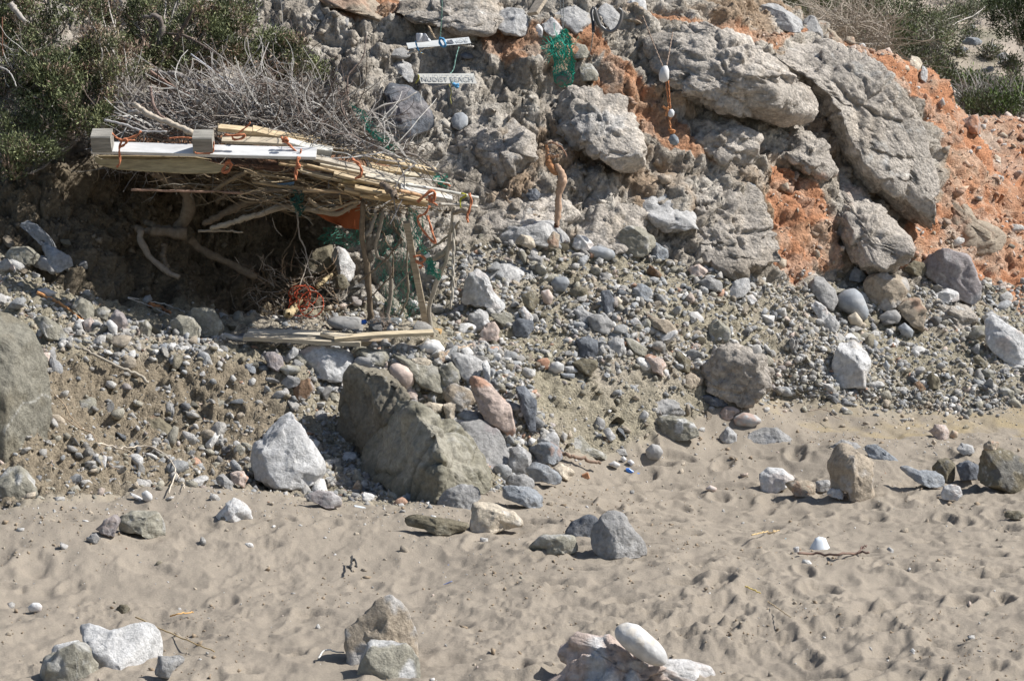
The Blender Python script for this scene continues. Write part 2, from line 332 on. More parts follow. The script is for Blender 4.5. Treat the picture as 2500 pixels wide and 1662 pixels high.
for i in range(460):
    y0 = r2.uniform(9.2, 16.0); u0 = r2.uniform(-0.23, 0.25)
    if u0 < 0.0 and r2.random() < 0.3: continue
    x0 = u0 * y0; a = r2.uniform(-0.5, 0.5) + (1.2 if r2.random() < 0.4 else 0); L = r2.uniform(.08, .17); W = L * r2.uniform(.4, .6); dpt = r2.uniform(.010, .030) * (.55 if u0 < 0 else 1)
    m = np.where((np.abs(sx - x0) < .3) & (np.abs(sy - y0) < .3))[0]; dx = sx[m] - x0; dy = sy[m] - y0
    q = np.sqrt(((dx * math.cos(a) + dy * math.sin(a)) / L) ** 2 + ((-dx * math.sin(a) + dy * math.cos(a)) / W) ** 2) + 0.22 * l3[sel[m]]
    pit[sel[m]] += dpt * (-(1 - sstep(0.55, 1.0, q)) + 0.55 * np.exp(-((q - 1.25) / 0.25) ** 2))
disp = cliff * dc * (1 - .35 * red) + scree * ds + far * df
GD = G + NN * disp[:, None]
GD[:, 2] += sand * (dsand + pit)
# cracked ledges: sideways jitter so the cliff is not one smooth sheet
GD[:, 0] += cliff * 0.03 * fbm(G * 7, 3, 81); GD[:, 1] += cliff * 0.03 * fbm(G * 7, 3, 85)
def mixc(a, b, t): return a * (1 - t[:, None]) + b * t[:, None]
A_ = np.array
csand = A_([.286, .246, .199]) * (1 + 0.10 * f1 + 0.06 * f2)[:, None]
csand = mixc(csand, np.tile(A_([.33, .265, .165]), (len(G), 1)), yel * np.clip(.45 + 1.2 * f2 + f1, 0, .9))
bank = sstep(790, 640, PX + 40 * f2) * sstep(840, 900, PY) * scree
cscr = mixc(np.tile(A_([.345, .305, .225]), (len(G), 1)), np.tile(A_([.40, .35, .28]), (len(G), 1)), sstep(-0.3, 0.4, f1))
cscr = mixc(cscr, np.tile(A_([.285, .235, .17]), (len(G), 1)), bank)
ccl = mixc(np.tile(A_([.38, .335, .28]), (len(G), 1)), np.tile(A_([.52, .475, .415]), (len(G), 1)), sstep(-0.2, 0.3, f2))
ccl = mixc(ccl, np.tile(A_([.36, .25, .16]), (len(G), 1)), sstep(-.02, 0.25, fbm(G * 2.4, 4, 92)) * sstep(1000, 1300, PX) * 0.8)
ccl = mixc(ccl, np.tile(A_([.165, .13, .085]), (len(G), 1)), sstep(860, 740, PX) * sstep(330, 420, PY) * 0.9)  # brown bank soil, darkened further to paint in the shade of the hollow
cred = mixc(np.tile(A_([.50, .24, .13]), (len(G), 1)), np.tile(A_([.53, .36, .255]), (len(G), 1)), sstep(-0.1, 0.45, f2 + 0.3 * f1))
cred = mixc(cred, np.tile(A_([.36, .23, .145]), (len(G), 1)), sstep(1840, 1700, PX) * (.35 + .4 * sstep(-.1, .2, f2)))
cred = mixc(cred, np.tile(A_([.44, .31, .22]), (len(G), 1)), sstep(.0, .35, fbm(G * np.array([1.6, 1.6, 3.5]), 4, 95)) * .4)
cfar = mixc(np.tile(A_([.45, .38, .31]), (len(G), 1)), np.tile(A_([.30, .27, .20]), (len(G), 1)), sstep(-0.1, 0.3, f1))
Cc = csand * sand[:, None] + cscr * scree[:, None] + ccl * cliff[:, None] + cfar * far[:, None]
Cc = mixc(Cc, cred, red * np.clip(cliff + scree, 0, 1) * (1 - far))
Cc *= (1 + 0.18 * (wi_ - 0.5) * (1 - sand))[:, None]
idx = np.arange(nu * ny).reshape(ny, nu)
quads = np.stack([idx[:-1, :-1], idx[:-1, 1:], idx[1:, 1:], idx[1:, :-1]], -1).reshape(-1, 4)
fc = quads[:, 0]
zone = np.where(far[fc] > 0.5, 3, np.where(sand[fc] > 0.5, 0, np.where(cliff[fc] > 0.5, 2, 1)))
zone = np.where((zone > 0) & (zone < 3) & (PX[fc] > 2050) & (red[fc] > 0.4) , 4, zone)
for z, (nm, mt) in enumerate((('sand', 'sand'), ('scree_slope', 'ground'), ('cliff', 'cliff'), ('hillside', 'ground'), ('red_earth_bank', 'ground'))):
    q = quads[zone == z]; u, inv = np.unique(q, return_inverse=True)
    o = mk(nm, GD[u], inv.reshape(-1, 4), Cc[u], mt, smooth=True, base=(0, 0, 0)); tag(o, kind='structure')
DB = np.full((240, 360), 99.0)
_ci = ((PXd := proj(GD))[1] / 8 + 20).astype(int); _cj = (PXd[0] / 8 + 20).astype(int)
_ok = (_ci >= 0) & (_ci < 240) & (_cj >= 0) & (_cj < 360); np.minimum.at(DB, (_ci[_ok], _cj[_ok]), GY[_ok])
def dep(px, py, r=1):
    i, j = int(py / 8 + 20), int(px / 8 + 20)
    if not (r <= i < 240 - r and r <= j < 360 - r): return hit(px, py)
    b = DB[i - r:i + r + 1, j - r:j + r + 1]; b = b[b < 90]
    return float(np.median(b)) if len(b) else hit(px, py)
pile = inpoly(PX, PY, pp('--', '690,830 1000,850 1180,830 1300,900 1330,1130 1240,1200 1120,1010 960,890 850,900 720,890')).astype(float)
def gz(x, y):
    return float(ground([x], [y])[0])
sk_ = bpy.data.objects
# ------------------------------------------------------------------ rocks, one by one
def ico(n):
    import bmesh
    bm = bmesh.new(); bmesh.ops.create_icosphere(bm, subdivisions=n, radius=1.0)
    V = np.array([v.co[:] for v in bm.verts]); F = np.array([[v.index for v in f.verts] for f in bm.faces]); bm.free(); return V, F
ICO = {n: ico(n) for n in (1, 2, 3, 4, 5, 6, 7)}
def radial(poly, cx, cz, ang):
    out = np.zeros(len(ang)); dx, dz = np.cos(ang), np.sin(ang); n = len(poly)
    for i in range(n):
        ax, az = poly[i][0] - cx, poly[i][1] - cz; bx, bz = poly[(i + 1) % n][0] - cx, poly[(i + 1) % n][1] - cz
        ex, ez = bx - ax, bz - az; den = dx * ez - dz * ex; den = np.where(np.abs(den) < 1e-12, 1e-12, den)
        t = (ax * ez - az * ex) / den; s = (ax * dz - az * dx) / den
        out = np.where((s >= -1e-6) & (s <= 1 + 1e-6) & (t > 0), np.maximum(out, t), out)
    return np.where(out <= 0, out[out > 0].min() if (out > 0).any() else .01, out)
SECOND = dict(W='P', w='T', L='W', G='L', B='L', D='B', O='W', K='O', P='W', R='T', T='R', M='P', C='T', N='T')
ROCKN = 0
def rock(t, ck, name, label, pts, opt=''):
    global ROCKN
    ROCKN += 1; seed = ROCKN; o = {}
    for k in opt.split():
        o[k[0]] = float(k[1:]) if len(k) > 1 and k[0] not in 'c' else (k[1:] if k[0] == 'c' else 1)
    q = pp(t, pts); xs = [a[0] for a in q]; zs = [a[1] for a in q]
    w = max(xs) - min(xs); h = max(zs) - min(zs); n = len(q)
    cxp = (max(xs) + min(xs)) / 2; czp = (max(zs) + min(zs)) / 2
    if 'u' in o: cxp, czp = TILE[t][0] + o['u'] * TILE[t][2], TILE[t][1] + o['v'] * TILE[t][2]
    if 'Y' in o: Y = o['Y']; emb = False
    elif 'e' in o: Y = dep(cxp, czp, max(1, int(min(w, h) / 30))); emb = True
    else: Y = min(dep(cxp, max(zs) - 0.04 * h), hit(cxp, max(zs)) + .2); emb = False
    k = Y / F_PX; dr = o.get('d', 0.42); hd = dr * math.sqrt(w * h) * k * (1.0 if 'e' not in o else 0.9)
    if emb: Yc = Y + hd * (0.30 - o.get('p', 0))
    else: Yc = Y + hd * 0.12
    if 'Y' in o: Yc = Y
    k = Yc / F_PX
    W3 = [at(a, b, Yc) for a, b in q]; c3 = at(cxp, czp, Yc)
    poly = [(p[0], p[2]) for p in W3]
    sub = 3 if max(w, h) < 36 else 4 if max(w, h) < 95 else 5 if max(w, h) < 330 else 6
    D, F = ICO[sub]; ang = np.arctan2(D[:, 2], D[:, 0]); rr = np.sqrt(D[:, 0] ** 2 + D[:, 2] ** 2)
    Rd = radial(poly, c3[0], c3[2], ang)
    for _ in range(1 if 's' in o else 0):   # soften the corners of the outline
        aa = ang + 0.09; Rd = 0.5 * Rd + 0.25 * radial(poly, c3[0], c3[2], np.arctan2(np.sin(ang + .12), np.cos(ang + .12))) + 0.25 * radial(poly, c3[0], c3[2], np.arctan2(np.sin(ang - .12), np.cos(ang - .12)))
    g = rr if ('s' in o or 'r' in o) else rr ** (.55 if 'b' in o else .82)
    yy = np.sign(D[:, 1]) * np.abs(D[:, 1]) ** (1.0 if 's' in o else 0.8)
    V = np.stack([Rd * g * np.cos(ang), hd * yy, Rd * g * np.sin(ang)], 1)
    rg = np.random.default_rng(seed * 13 + 5)
    if 's' not in o:
        nf = int(o.get('f', 9)) + (0 if 'r' in o else 5)
        dirs = [(-.45, -.85, .25), (.6, -.45, .66), (.1, -.8, .6)] if 'x' not in o else []
        for i in range(nf):
            if i < len(dirs): nv = A_(dirs[i]) + rg.normal(0, .22, 3); cut = rg.uniform(.45, .66)
            else:
                nv = rg.normal(0, 1, 3); nv[1] *= 1.3; nv[1] = -abs(nv[1]) if rg.random() < .75 else nv[1]; cut = rg.uniform(.56, .84)
            if nv[2] < 0 and not emb: nv[2] *= -.6
            nv = nv / np.linalg.norm(nv); s = V @ nv; mx = s.max() * cut
            V = V - nv[None, :] * (np.clip(s - mx, 0, None) * 0.93)[:, None]
        # stretch the chipped mass back out to the outline of the stone, angle by angle
        nb = 64 if sub > 3 else 36; a2 = np.arctan2(V[:, 2], V[:, 0]); bi = ((a2 + math.pi) / (2 * math.pi) * nb).astype(int) % nb; ext = np.zeros(nb); np.maximum.at(ext, bi, np.hypot(V[:, 0], V[:, 2]))
        ba = (np.arange(nb) + .5) / nb * 2 * math.pi - math.pi; fa = radial(poly, c3[0], c3[2], ba) / np.maximum(ext, 1e-4); fa = np.clip(fa, .7, 1.9)
        fa = .15 * np.roll(fa, 1) + .7 * fa + .15 * np.roll(fa, -1); ff = np.interp(a2, np.concatenate([ba - 2 * math.pi, ba, ba + 2 * math.pi]), np.tile(fa, 3)); V[:, 0] *= ff; V[:, 2] *= ff
    size = math.sqrt(w * h) * k
    px_ = A_([p[0] for p in poly]) - c3[0]; pz_ = A_([p[1] for p in poly]) - c3[2]
    for ax, tg in ((0, px_), (2, pz_)):
        lo, hi = V[:, ax].min(), V[:, ax].max(); V[:, ax] = tg.min() + (V[:, ax] - lo) * (tg.max() - tg.min()) / (hi - lo)
    na = o.get('n', 1.0) * (0.4 if 's' in o else 1.0) * (1.6 if ck == 'C' else 1.0)
    if not emb: V[:, 2] = np.where(V[:, 2] < 0, V[:, 2] * 1.06 - .008 * np.clip(-V[:, 2] * 20, 0, 1), V[:, 2])
    if emb: V[:, 1] += V[:, 2] * ((.5 if 'r' in o else .7) if czp < line(cxp, B2) else .5)
    W = V + c3; nrm = D
    nz = fbm(W / size * 2.2 + seed * 7.1, 4, seed) * 0.06 - .02 * sstep(.25, .5, fbm(W / size * 6 + seed, 3, seed + 31)) + (np.abs(fbm(W / size * 4 + seed * 3.3, 3, seed + 5)) - .15) * -0.05
    if sub >= 4: nz = nz + 0.02 * fbm(W * 22 + seed, 3, seed + 3)
    if ck == 'C' or 'k' in o:
        w1, w2, w3 = worley(W * 11 + .3 * fbm(W * 9, 2, 4)[:, None], 9 + seed); nz = nz + (0.022 * np.sqrt(np.clip(1 - (w1 / .7) ** 2, 0, 1)) * (w3 > .3)) / size * 1.0
        w1, w2, w3 = worley(W * 3.2 + seed, 19); nz = nz - 0.03 * np.exp(-((w2 - w1) / .06) ** 2)
    W = W + nrm * (nz * size * na)[:, None]
    # colour: main stone, a second stone colour in patches, a few veins
    c1 = A_(PAL[ck]); c2 = A_(PAL[o.get('c', SECOND[ck])])
    m = sstep(0.12, 0.34, fbm(W / size * 2.6 + seed * 5.7, 4, seed + 9))
    vein = np.exp(-((fbm(W / size * 1.7 + seed * 2.7, 3, seed + 14)) / 0.012) ** 2) * (rg.random() < .45)
    C = np.tile(c1 * o.get('t', 1), (len(W), 1)) * (1 + .22 * fbm(W / size * 5 + seed, 3, seed + 2))[:, None] * rg.uniform(.9, 1.08)
    C = mixc(C, np.tile(c2, (len(W), 1)), m * o.get('m', 0.45)); C = mixc(C, np.tile(A_([.6, .59, .56]), (len(W), 1)), vein * .55)
    if ck == 'C': C *= (1 + .35 * (w3 - .5))[:, None]
    ob = mk(name, W, F, C, 'smooth' if 's' in o else 'cliff' if ck == 'C' else 'rock', smooth=True)
    cat = {'boulder': 'boulder', 'pebble': 'pebble', 'slab': 'slab', 'stone': 'stone', 'outcrop': 'outcrop', 'rock': 'rock', 'clod': 'clod'}[name]
    ob['label'] = label; ob['category'] = cat
    return ob, Yc, hd
ROCKS = r"""03|W|boulder|large smooth white boulder on the sand behind the olive wedge stone|680,1120 800,1090 1000,1118 1220,1090 1390,1110 1430,1180 1460,1350 1440,1500 1400,1640 900,1800 720,1600 820,1300 700,1200|d.5 n.8 Y10.15 cL
03|W|stone|small white stone leaning on the left of the large white boulder|460,1270 560,1240 700,1210 740,1260 700,1450 560,1500 470,1420|Y10.3
03|O|stone|olive grey wedge-shaped stone with a pointed top before the white boulder|340,1640 400,1430 500,1380 740,1240 830,1350 900,1560 930,1850 320,1850|Y9.95 d.35
03|G|stone|grey stone with a white chipped edge right of the large white boulder|1450,1350 1640,1345 1690,1370 1680,1420 1590,1470 1560,1530 1420,1510|
03|W|pebble|egg-shaped white pebble alone on the sand at the lower left|258,890 300,850 355,850 390,885 370,930 270,930|s
03|K|pebble|small dark olive clod of stone beside the straw on the sand|1065,905 1110,870 1160,870 1195,905 1170,945 1080,945|
03|M|stone|mauve stone over a dark hollow, half buried in the lower left sand|870,180 960,100 1050,50 1100,80 1060,190 1000,230|
03|O|outcrop|flat olive rock half buried in the sand beside the mauve stone|1060,90 1200,15 1440,30 1500,130 1510,240 1380,240 1300,200 1100,190|d.5 x
03|G|stone|small grey wedge lying below the mauve stone on the sand|790,270 880,215 920,260 890,300|
--|W|stone|jagged white stone on the sand below the white cone boulder|526,1264 551,1238 572,1216 590,1228 612,1250 616,1270 570,1272|
13|T|boulder|upright pointed grey rock of the little cairn in the foreground sand|1240,770 1320,830 1400,950 1460,1080 1500,1180 1500,1350 1490,1500 1050,1640 860,1535 800,1480 840,1180 835,1100 900,1050 1020,930 1100,850|Y10.3 d.42 f-2 m.8 cL t.95
13|O|stone|olive stone with white patches leaning on the front of the pointed grey cairn rock|1030,1240 1370,1225 1440,1280 1510,1430 1530,1550 1500,1740 1140,1760 930,1520 1010,1330|Y10.0 d.4 m.8
13|K|slab|flat brown slab propped on the sand left of the cream stone|1370,50 1500,50 1750,80 1970,140 1960,170 1800,200 1660,215 1560,170 1450,150 1370,160|d.5 x
23|G|boulder|blocky light grey rock, largest of the three on the open sand|740,180 800,80 900,35 1030,50 1110,160 1190,240 1240,310 1250,420 800,420 740,330 700,260|d.5 cL m.7
23|D|stone|dark stone with white spots behind the blocky light grey rock|485,230 560,130 700,50 790,70 800,180 720,330 560,320|Y13.05 cL
23|O|stone|low olive grey stone left of the blocky light grey rock|150,340 280,225 480,225 580,260 610,385 400,390 200,385|x
23|W|pebble|smooth oval cream white pebble balanced on the pink rock|945,1120 980,1060 1060,1038 1160,1060 1260,1130 1420,1290 1432,1370 1390,1402 1280,1390 1130,1320 1010,1230 955,1170|s Y9.9 d.4 cw m.5 t.84
23|P|boulder|knobbly pink and white rock at the bottom edge under the oval pebble|490,1290 560,1260 600,1200 700,1185 780,1230 920,1240 1050,1290 1150,1390 1300,1430 1480,1410 1640,1440 1750,1480 1800,1560 1850,1800 420,1800 400,1560 480,1450|Y9.95 d.3 n1.5 f4 k m.9
33|K|stone|dark brown stone at the right edge of the sand|2180,60 2210,10 2330,10 2370,60 2280,85|
33|W|pebble|small white pebble left of the plastic cup|230,360 250,335 290,340 285,380 240,382|
33|L|pebble|small light grey stone right of the forked stick|1095,360 1125,340 1160,370 1150,390|
33|W|pebble|tiny white pebble in the trodden sand at the bottom right|1300,1300 1330,1275 1360,1295 1345,1320|
--|O|boulder|tall smooth olive grey slab standing at the left edge|-160,800 -50,765 8,778 52,808 84,838 106,880 114,950 111,1070 104,1140 92,1200 40,1232 -160,1232|Y13.7 d.3 x f4 n.7 cK b t.82 m.6
--|O|stone|olive stone with a pale edge at the foot of the tall slab|-20,1180 8,1148 42,1142 75,1180 118,1250 40,1262 -20,1250|Y13.2 cW m.6
12|W|boulder|large white cone-shaped boulder left of the great dark boulder|0,950 110,830 200,740 280,690 350,720 430,800 480,900 540,980 600,1070 630,1210 560,1290 480,1330 370,1385 180,1350 0,1240 -90,1150 -60,1000|d.5 cL f8
02|K|slab|tilted brown slab with a red streak sticking out of the left bank|1200,620 1270,560 1400,620 1500,720 1620,800 1600,880 1540,930 1400,830 1290,720|e d.35 cR
02|O|slab|pale olive slab set in the left bank|660,600 830,530 880,560 885,680 690,690|e d.3 x
02|W|pebble|round white pebble at the foot of the left bank|1305,1410 1350,1385 1395,1420 1405,1460 1370,1485 1320,1465|s
02|W|stone|thin white stone touching the round white pebble|1190,1405 1230,1415 1320,1465 1320,1485 1260,1460|
02|G|stone|grey block near the head of the fallen stick|1390,480 1430,440 1540,450 1560,570 1400,570|e d.5
02|G|stone|upright grey stone below the grey block of the left bank|1510,560 1560,530 1600,560 1630,700 1600,770 1540,700|e d.5
02|D|stone|black and white stone right of the upright grey stone in the bank|1640,620 1700,590 1780,630 1775,700 1690,730|e d.5 cW
02|O|stone|small olive stone under the hollow of the left bank|1880,560 1990,520 2080,580 2030,660 1940,620|e
02|G|stone|grey stone with a shadowed left side at the lower end of the bank|1985,1270 2050,1230 2150,1320 2130,1370 2000,1320|
02|P|stone|flat pink stone on the sand left of the white cone boulder|2120,1220 2240,1210 2290,1280 2240,1350 2140,1310|cR m.7
02|W|pebble|small white drip-shaped pebble in the left bank above the forked root|905,1110 950,1065 980,1080 975,1200|e
02|O|stone|small pale stone at the left flank of the white cone boulder|2150,990 2210,960 2260,1010 2220,1060 2150,1040|
02|B|stone|blue grey stone high in the left bank near the end of the fallen stick|1450,60 1520,40 1550,110 1590,230 1540,230 1500,130|e
02|G|stone|dull grey stone in the bank right of the leaf-shaped white one|1770,100 1850,60 1960,120 1950,190 1830,180|e
02|B|stone|pale blue chip on the top of the left bank|2250,230 2330,220 2359,270 2359,310 2270,300|e
02|G|outcrop|dark layered rock ledge just right of the tall slab|420,80 480,80 530,150 620,380 600,470 540,440 480,260|e d.4 cB
12|W|boulder|large white boulder with pink top under the plank platform|400,110 480,60 630,40 760,80 870,130 930,220 860,270 810,330 810,370 680,370 560,310 430,240 360,190|d.45 m.8 f6
12|G|stone|speckled oval grey stone on top of the stone wall|905,190 950,145 1050,135 1130,165 1175,225 1160,265 1060,255 940,235|s d.45 cD m.6
12|O|stone|flat olive grey block behind the speckled oval stone|880,95 1000,70 1210,90 1255,150 1240,250 1170,240 1100,190 960,150|d.5
12|G|stone|dark low grey stone tucked under the platform edge|1020,65 1080,35 1160,45 1230,85 1100,90|d.6
12|L|stone|pale cracked stone in the middle of the stone wall top|1220,80 1350,25 1480,60 1520,130 1400,155 1300,150|d.5 cT
12|W|stone|rounded whitish stone below the right end of the platform|1500,60 1560,10 1620,-5 1680,10 1740,90 1640,130 1510,105|d.5 s
12|T|stone|tan pitted stone touching the short driftwood stick|1590,140 1680,100 1770,170 1730,225 1640,245|k
12|O|slab|long grey green slab lying across the stone wall|1255,140 1340,150 1450,190 1620,230 1780,350 1780,400 1700,470 1550,430 1430,330 1330,240|d.4 x f5 cL m.3
12|w|slab|thin white flat stone lying on the long grey green slab|1420,175 1560,162 1620,200 1600,230 1480,210|Y15.35 d.3
12|O|stone|olive block wedged between the two grey slabs of the wall|1660,260 1800,190 1860,270 1895,350 1850,390 1760,440 1700,400|x f6
12|L|slab|pale grey slab at the upper right of the stone wall|1790,130 1870,110 2000,140 2080,190 2120,280 2100,380 1960,360 1890,320 1850,250|d.4 x f6
12|W|stone|bright white upright stone at the end of the pale grey slab|2080,205 2130,195 2165,250 2168,430 2110,400 2095,300|d.5
12|P|stone|round pink and grey stone at the top of the great dark boulder|1230,240 1300,210 1400,240 1470,300 1460,380 1400,440 1320,400 1250,330|s d.5 m.7
12|P|boulder|long pink orange slab sloping down the right side of the stone wall|1960,385 2030,350 2100,390 2180,430 2280,540 2359,640 2400,800 2350,870 2230,810 2120,740 2050,640 2020,540|d.4 m.8 cR f7
12|T|stone|round mottled grey and tan stone beside the long pink slab|1700,470 1830,395 1960,460 2030,540 2010,640 1900,660 1770,600|d.5 cL m.7
12|w|stone|flat cream stone under the mottled round stone|1720,600 1850,560 1870,640 1840,720 1750,710|d.5
12|P|stone|pinkish white stone below the round pink stone|1340,450 1420,430 1490,500 1480,560 1400,560|
12|w|stone|cream stone in the hollow above the ridge of the great dark boulder|1520,610 1600,570 1730,600 1720,655 1640,690|
12|O|stone|olive and cream wedge under the long grey green slab|1560,490 1620,430 1680,470 1640,570 1570,575|
12|G|stone|small grey wedge leaning on the ridge of the great dark boulder|1415,550 1490,570 1530,670 1440,660|
12|B|slab|blue grey slab on the right shoulder of the great dark boulder|1850,690 1920,650 2030,655 2130,740 2160,820 1990,800 1900,740|d.5
12|W|stone|small white chunk left of the blue grey shoulder slab|1810,755 1880,730 1985,790 1880,840|
12|G|boulder|purple grey rock standing right behind the great dark boulder|1870,810 2050,765 2160,820 2230,850 2300,980 2359,1130 2370,1350 2280,1440 2170,1400 2090,1250 1980,1060|e d.45 p.35 cM m.8
12|G|stone|grey stone with white veins under the lower tip of the great dark boulder|1655,1560 1700,1420 1790,1360 1900,1330 2050,1365 2080,1440 1980,1560 1900,1625 1750,1600|d.5 cW m.6 Y13.7
--|w|stone|cream white stone on the sand right of the great boulder's foot|1147,1298 1150,1226 1175,1226 1215,1238 1250,1252 1278,1285 1230,1286 1180,1302|d.5 cW
12|M|stone|flat mauve stone with white crust on the sand below the great boulder|470,1410 560,1380 700,1400 790,1460 780,1530 650,1540 520,1480|cW x
12|T|stone|small tan stone right of the dark gap behind the white cone boulder|880,1380 940,1290 980,1340 970,1390|
12|M|stone|mauve brown stone left of the large pink-topped boulder|60,130 160,108 240,150 262,230 200,285 110,235|
12|O|stone|olive stone with a pale rim below the mauve brown stone|210,260 290,228 400,240 412,290 300,325|s
12|G|stone|dark grey stone under the olive rimmed stone|228,390 300,325 410,350 400,410 300,435|
12|N|stone|reddish brown stone with a pale left edge in the bank|335,460 400,390 490,355 540,460 440,550 380,545|cW
12|L|stone|small light grey stone at the left corner of the platform|260,170 340,65 392,85 390,130 290,205|
22|B|stone|blue grey stone with an orange patch at the right foot of the wall|150,1010 230,950 350,950 430,1000 470,1090 400,1135 200,1115|d.5 cR
22|w|stone|cream stone under the blue grey one with the orange patch|380,1190 440,1140 540,1180 585,1230 520,1285 440,1255|
22|B|slab|long pointed grey stone lying at the right foot of the wall|120,1205 200,1130 340,1160 460,1260 450,1315 300,1295 200,1290|x
22|G|stone|mottled grey and white stone in the lower wall|-20,1000 100,990 180,1060 185,1160 80,1250 -40,1230|cW m.7
22|G|stone|flat grey stone under the mottled one of the lower wall|-20,1250 120,1240 200,1300 205,1365 80,1375 -60,1340|
22|B|slab|long blue grey stone resting on the sand at the corner of the wall|-100,1350 0,1340 180,1370 290,1460 285,1530 220,1548 80,1495 -90,1450|d.5
22|L|stone|pale grey cracked stone above the stone with the orange patch|150,880 280,865 400,850 440,920 430,1000 300,960 200,960|
22|D|boulder|dark blue grey rock standing behind the long pink slab|30,430 120,430 220,560 225,820 160,830 90,640|d.5
22|C|boulder|big rough grey conglomerate boulder low on the scree|1780,230 1880,110 2000,60 2150,90 2280,170 2359,320 2330,430 2230,520 2100,590 1950,545 1830,440 1765,330|d.5
22|D|stone|dark square stone in the middle scree|580,0 700,-40 800,10 795,140 620,150|d.5
22|L|stone|white and grey stone right of the dark square one|880,20 950,-30 1030,0 1045,145 940,130|
22|O|slab|long olive stone slanting across the scree|1030,-20 1110,-10 1280,100 1270,150 1140,125|x
22|R|stone|orange brick-like stone in the middle scree|220,200 310,165 350,200 320,260 240,245|cR
22|L|pebble|round grey pebble below the orange brick-like stone|330,270 365,215 420,195 480,225 478,280 400,298|s
22|L|pebble|second pale pebble right of the round grey one|478,245 560,238 612,292 500,302|s
22|B|pebble|blue pebble beneath the two pale ones|440,305 580,310 575,352 480,345|s
22|K|stone|brown grey block beside the three pebbles|550,215 650,165 800,200 780,265 690,320|
22|P|slab|red and white streaked stone standing in the scree|1215,150 1290,135 1390,190 1425,260 1380,325 1310,315 1280,230|cR m.9
22|W|stone|little white stone at the lower end of the red streaked one|1385,300 1440,278 1462,350 1400,365|
22|K|stone|shadowed brown stone left of the big conglomerate boulder|1500,130 1545,108 1655,190 1640,290 1530,270|
22|T|stone|knobbly tan stone under the left edge of the big conglomerate boulder|1555,340 1600,318 1770,355 1755,410 1600,450|k
22|D|slab|dark slate lying at the foot of the big conglomerate boulder|1720,530 1790,508 2005,540 1990,615 1850,605|x
22|P|stone|orange and pink stone with a flat lit top on the sand edge|1885,700 1960,620 2100,618 2110,670 2000,720 1900,732|cR
22|L|stone|speckled white oval stone next to the orange and pink one|2040,715 2130,665 2240,690 2300,745 2200,795 2060,775|s cR m.5
22|G|outcrop|low grey rock outcrop in the middle of the lower slope|1055,640 1140,560 1350,515 1530,560 1610,700 1500,735 1350,700 1230,670|e d.5 cL
22|O|outcrop|olive rock with white veins under the low grey outcrop|1320,740 1400,700 1550,715 1660,760 1725,850 1600,910 1480,905 1400,860|d.5 m.9
22|G|stone|round grey green stone on two tiny stones at the sand edge|1228,1015 1290,955 1350,968 1392,1030 1350,1090 1250,1085|s
22|G|stone|small rough grey stone left of the low outcrop|740,790 790,708 855,740 865,800 780,825|
22|L|stone|pale cracked stone resting on a small brown one|835,840 900,808 955,890 905,920|
22|N|pebble|little brown stone below the pale cracked one|838,895 905,895 925,930 870,938|
22|W|pebble|flat white pebble, left one of the three on the sand edge|885,1145 940,1113 1000,1148 960,1175|s
22|W|pebble|small white pebble, upper one of the three on the sand edge|998,1092 1030,1068 1058,1096 1030,1124|s
22|W|pebble|brightest white pebble right of the upper one on the sand edge|1058,1118 1092,1098 1128,1130 1100,1154|s
22|O|outcrop|flat olive outcrop running down to the fallen log|500,1010 560,900 640,890 740,990 860,1060 900,1120 700,1085|e d.4 x
22|L|stone|small pointed grey stone left of the dark rocky outcrop|1905,890 1990,798 2065,870 2085,940 1950,940|
22|G|outcrop|dark jagged rocky outcrop at the edge of the yellow sand|2150,940 2210,870 2320,825 2440,820 2530,870 2640,980 2530,1030 2400,1050 2250,1010|e d.4 cD
22|P|pebble|single pinkish pebble on the bare sand|1783,1372 1830,1335 1890,1362 1870,1392|s
32|W|boulder|light boulder with a flat shaded face at the foot of the scree|590,410 585,250 620,130 670,20 740,60 800,10 870,60 940,170 955,240 905,330 890,420 760,420|d.5 cT m.4 f7
32|T|boulder|tall upright grey tan rock on the right sand|580,1150 620,1080 610,1000 700,960 780,980 900,1060 990,1150 970,1250 1000,1400 920,1462 740,1465 720,1380 590,1345|d.5 cL m.7 f8
32|W|stone|small white block at the left foot of the tall upright rock|540,1420 580,1370 690,1378 708,1420 690,1462 600,1445|
32|W|stone|white blocky stone at the left end of the row on the right sand|-85,1250 0,1180 130,1192 260,1290 170,1330 70,1395 -60,1390|cP
32|T|stone|tan stone with a scalloped base right of the white blocky stone|165,1330 260,1290 380,1290 440,1360 430,1432 260,1435|
32|L|stone|rough pale stone between the tan stone and the tall upright rock|440,1310 560,1288 595,1340 570,1395 450,1385|
32|G|outcrop|grey rock half buried behind the top of the tall upright rock|550,1010 700,925 830,955 900,1050 760,1040|e cM
32|B|outcrop|bluish rock half buried right of the tall upright rock|900,990 1000,965 1130,1080 1215,1165 1030,1175 950,1100|e d.4
32|B|stone|low blue grey rock with a sharp left tip casting shadow on the sand|1235,1185 1300,1168 1400,1200 1560,1208 1645,1280 1640,1335 1500,1345 1360,1290 1290,1250|d.5
32|K|stone|dark shaded stone between the low rock and the big dark boulder|1520,1190 1580,1105 1690,1098 1742,1150 1735,1265 1650,1305 1560,1255|d.5 cD
32|D|stone|blackish stone touching the left of the big dark boulder|1735,1155 1850,1110 1960,1160 1955,1260 1780,1285|
32|K|boulder|big dark olive boulder at the right edge of the sand|1980,1010 2040,985 2140,1000 2250,1040 2359,1110 2500,1210 2500,1400 2300,1405 2080,1345 1940,1295 1960,1120|d.5 f6 cD
32|T|stone|pale capstone on the top corner of the big dark boulder|1990,1012 2000,950 2060,925 2140,948 2135,1000|Y14.75
32|W|stone|small white rock alone in front of the big dark boulder|1595,1435 1620,1350 1700,1330 1780,1352 1792,1430 1740,1468 1610,1468|
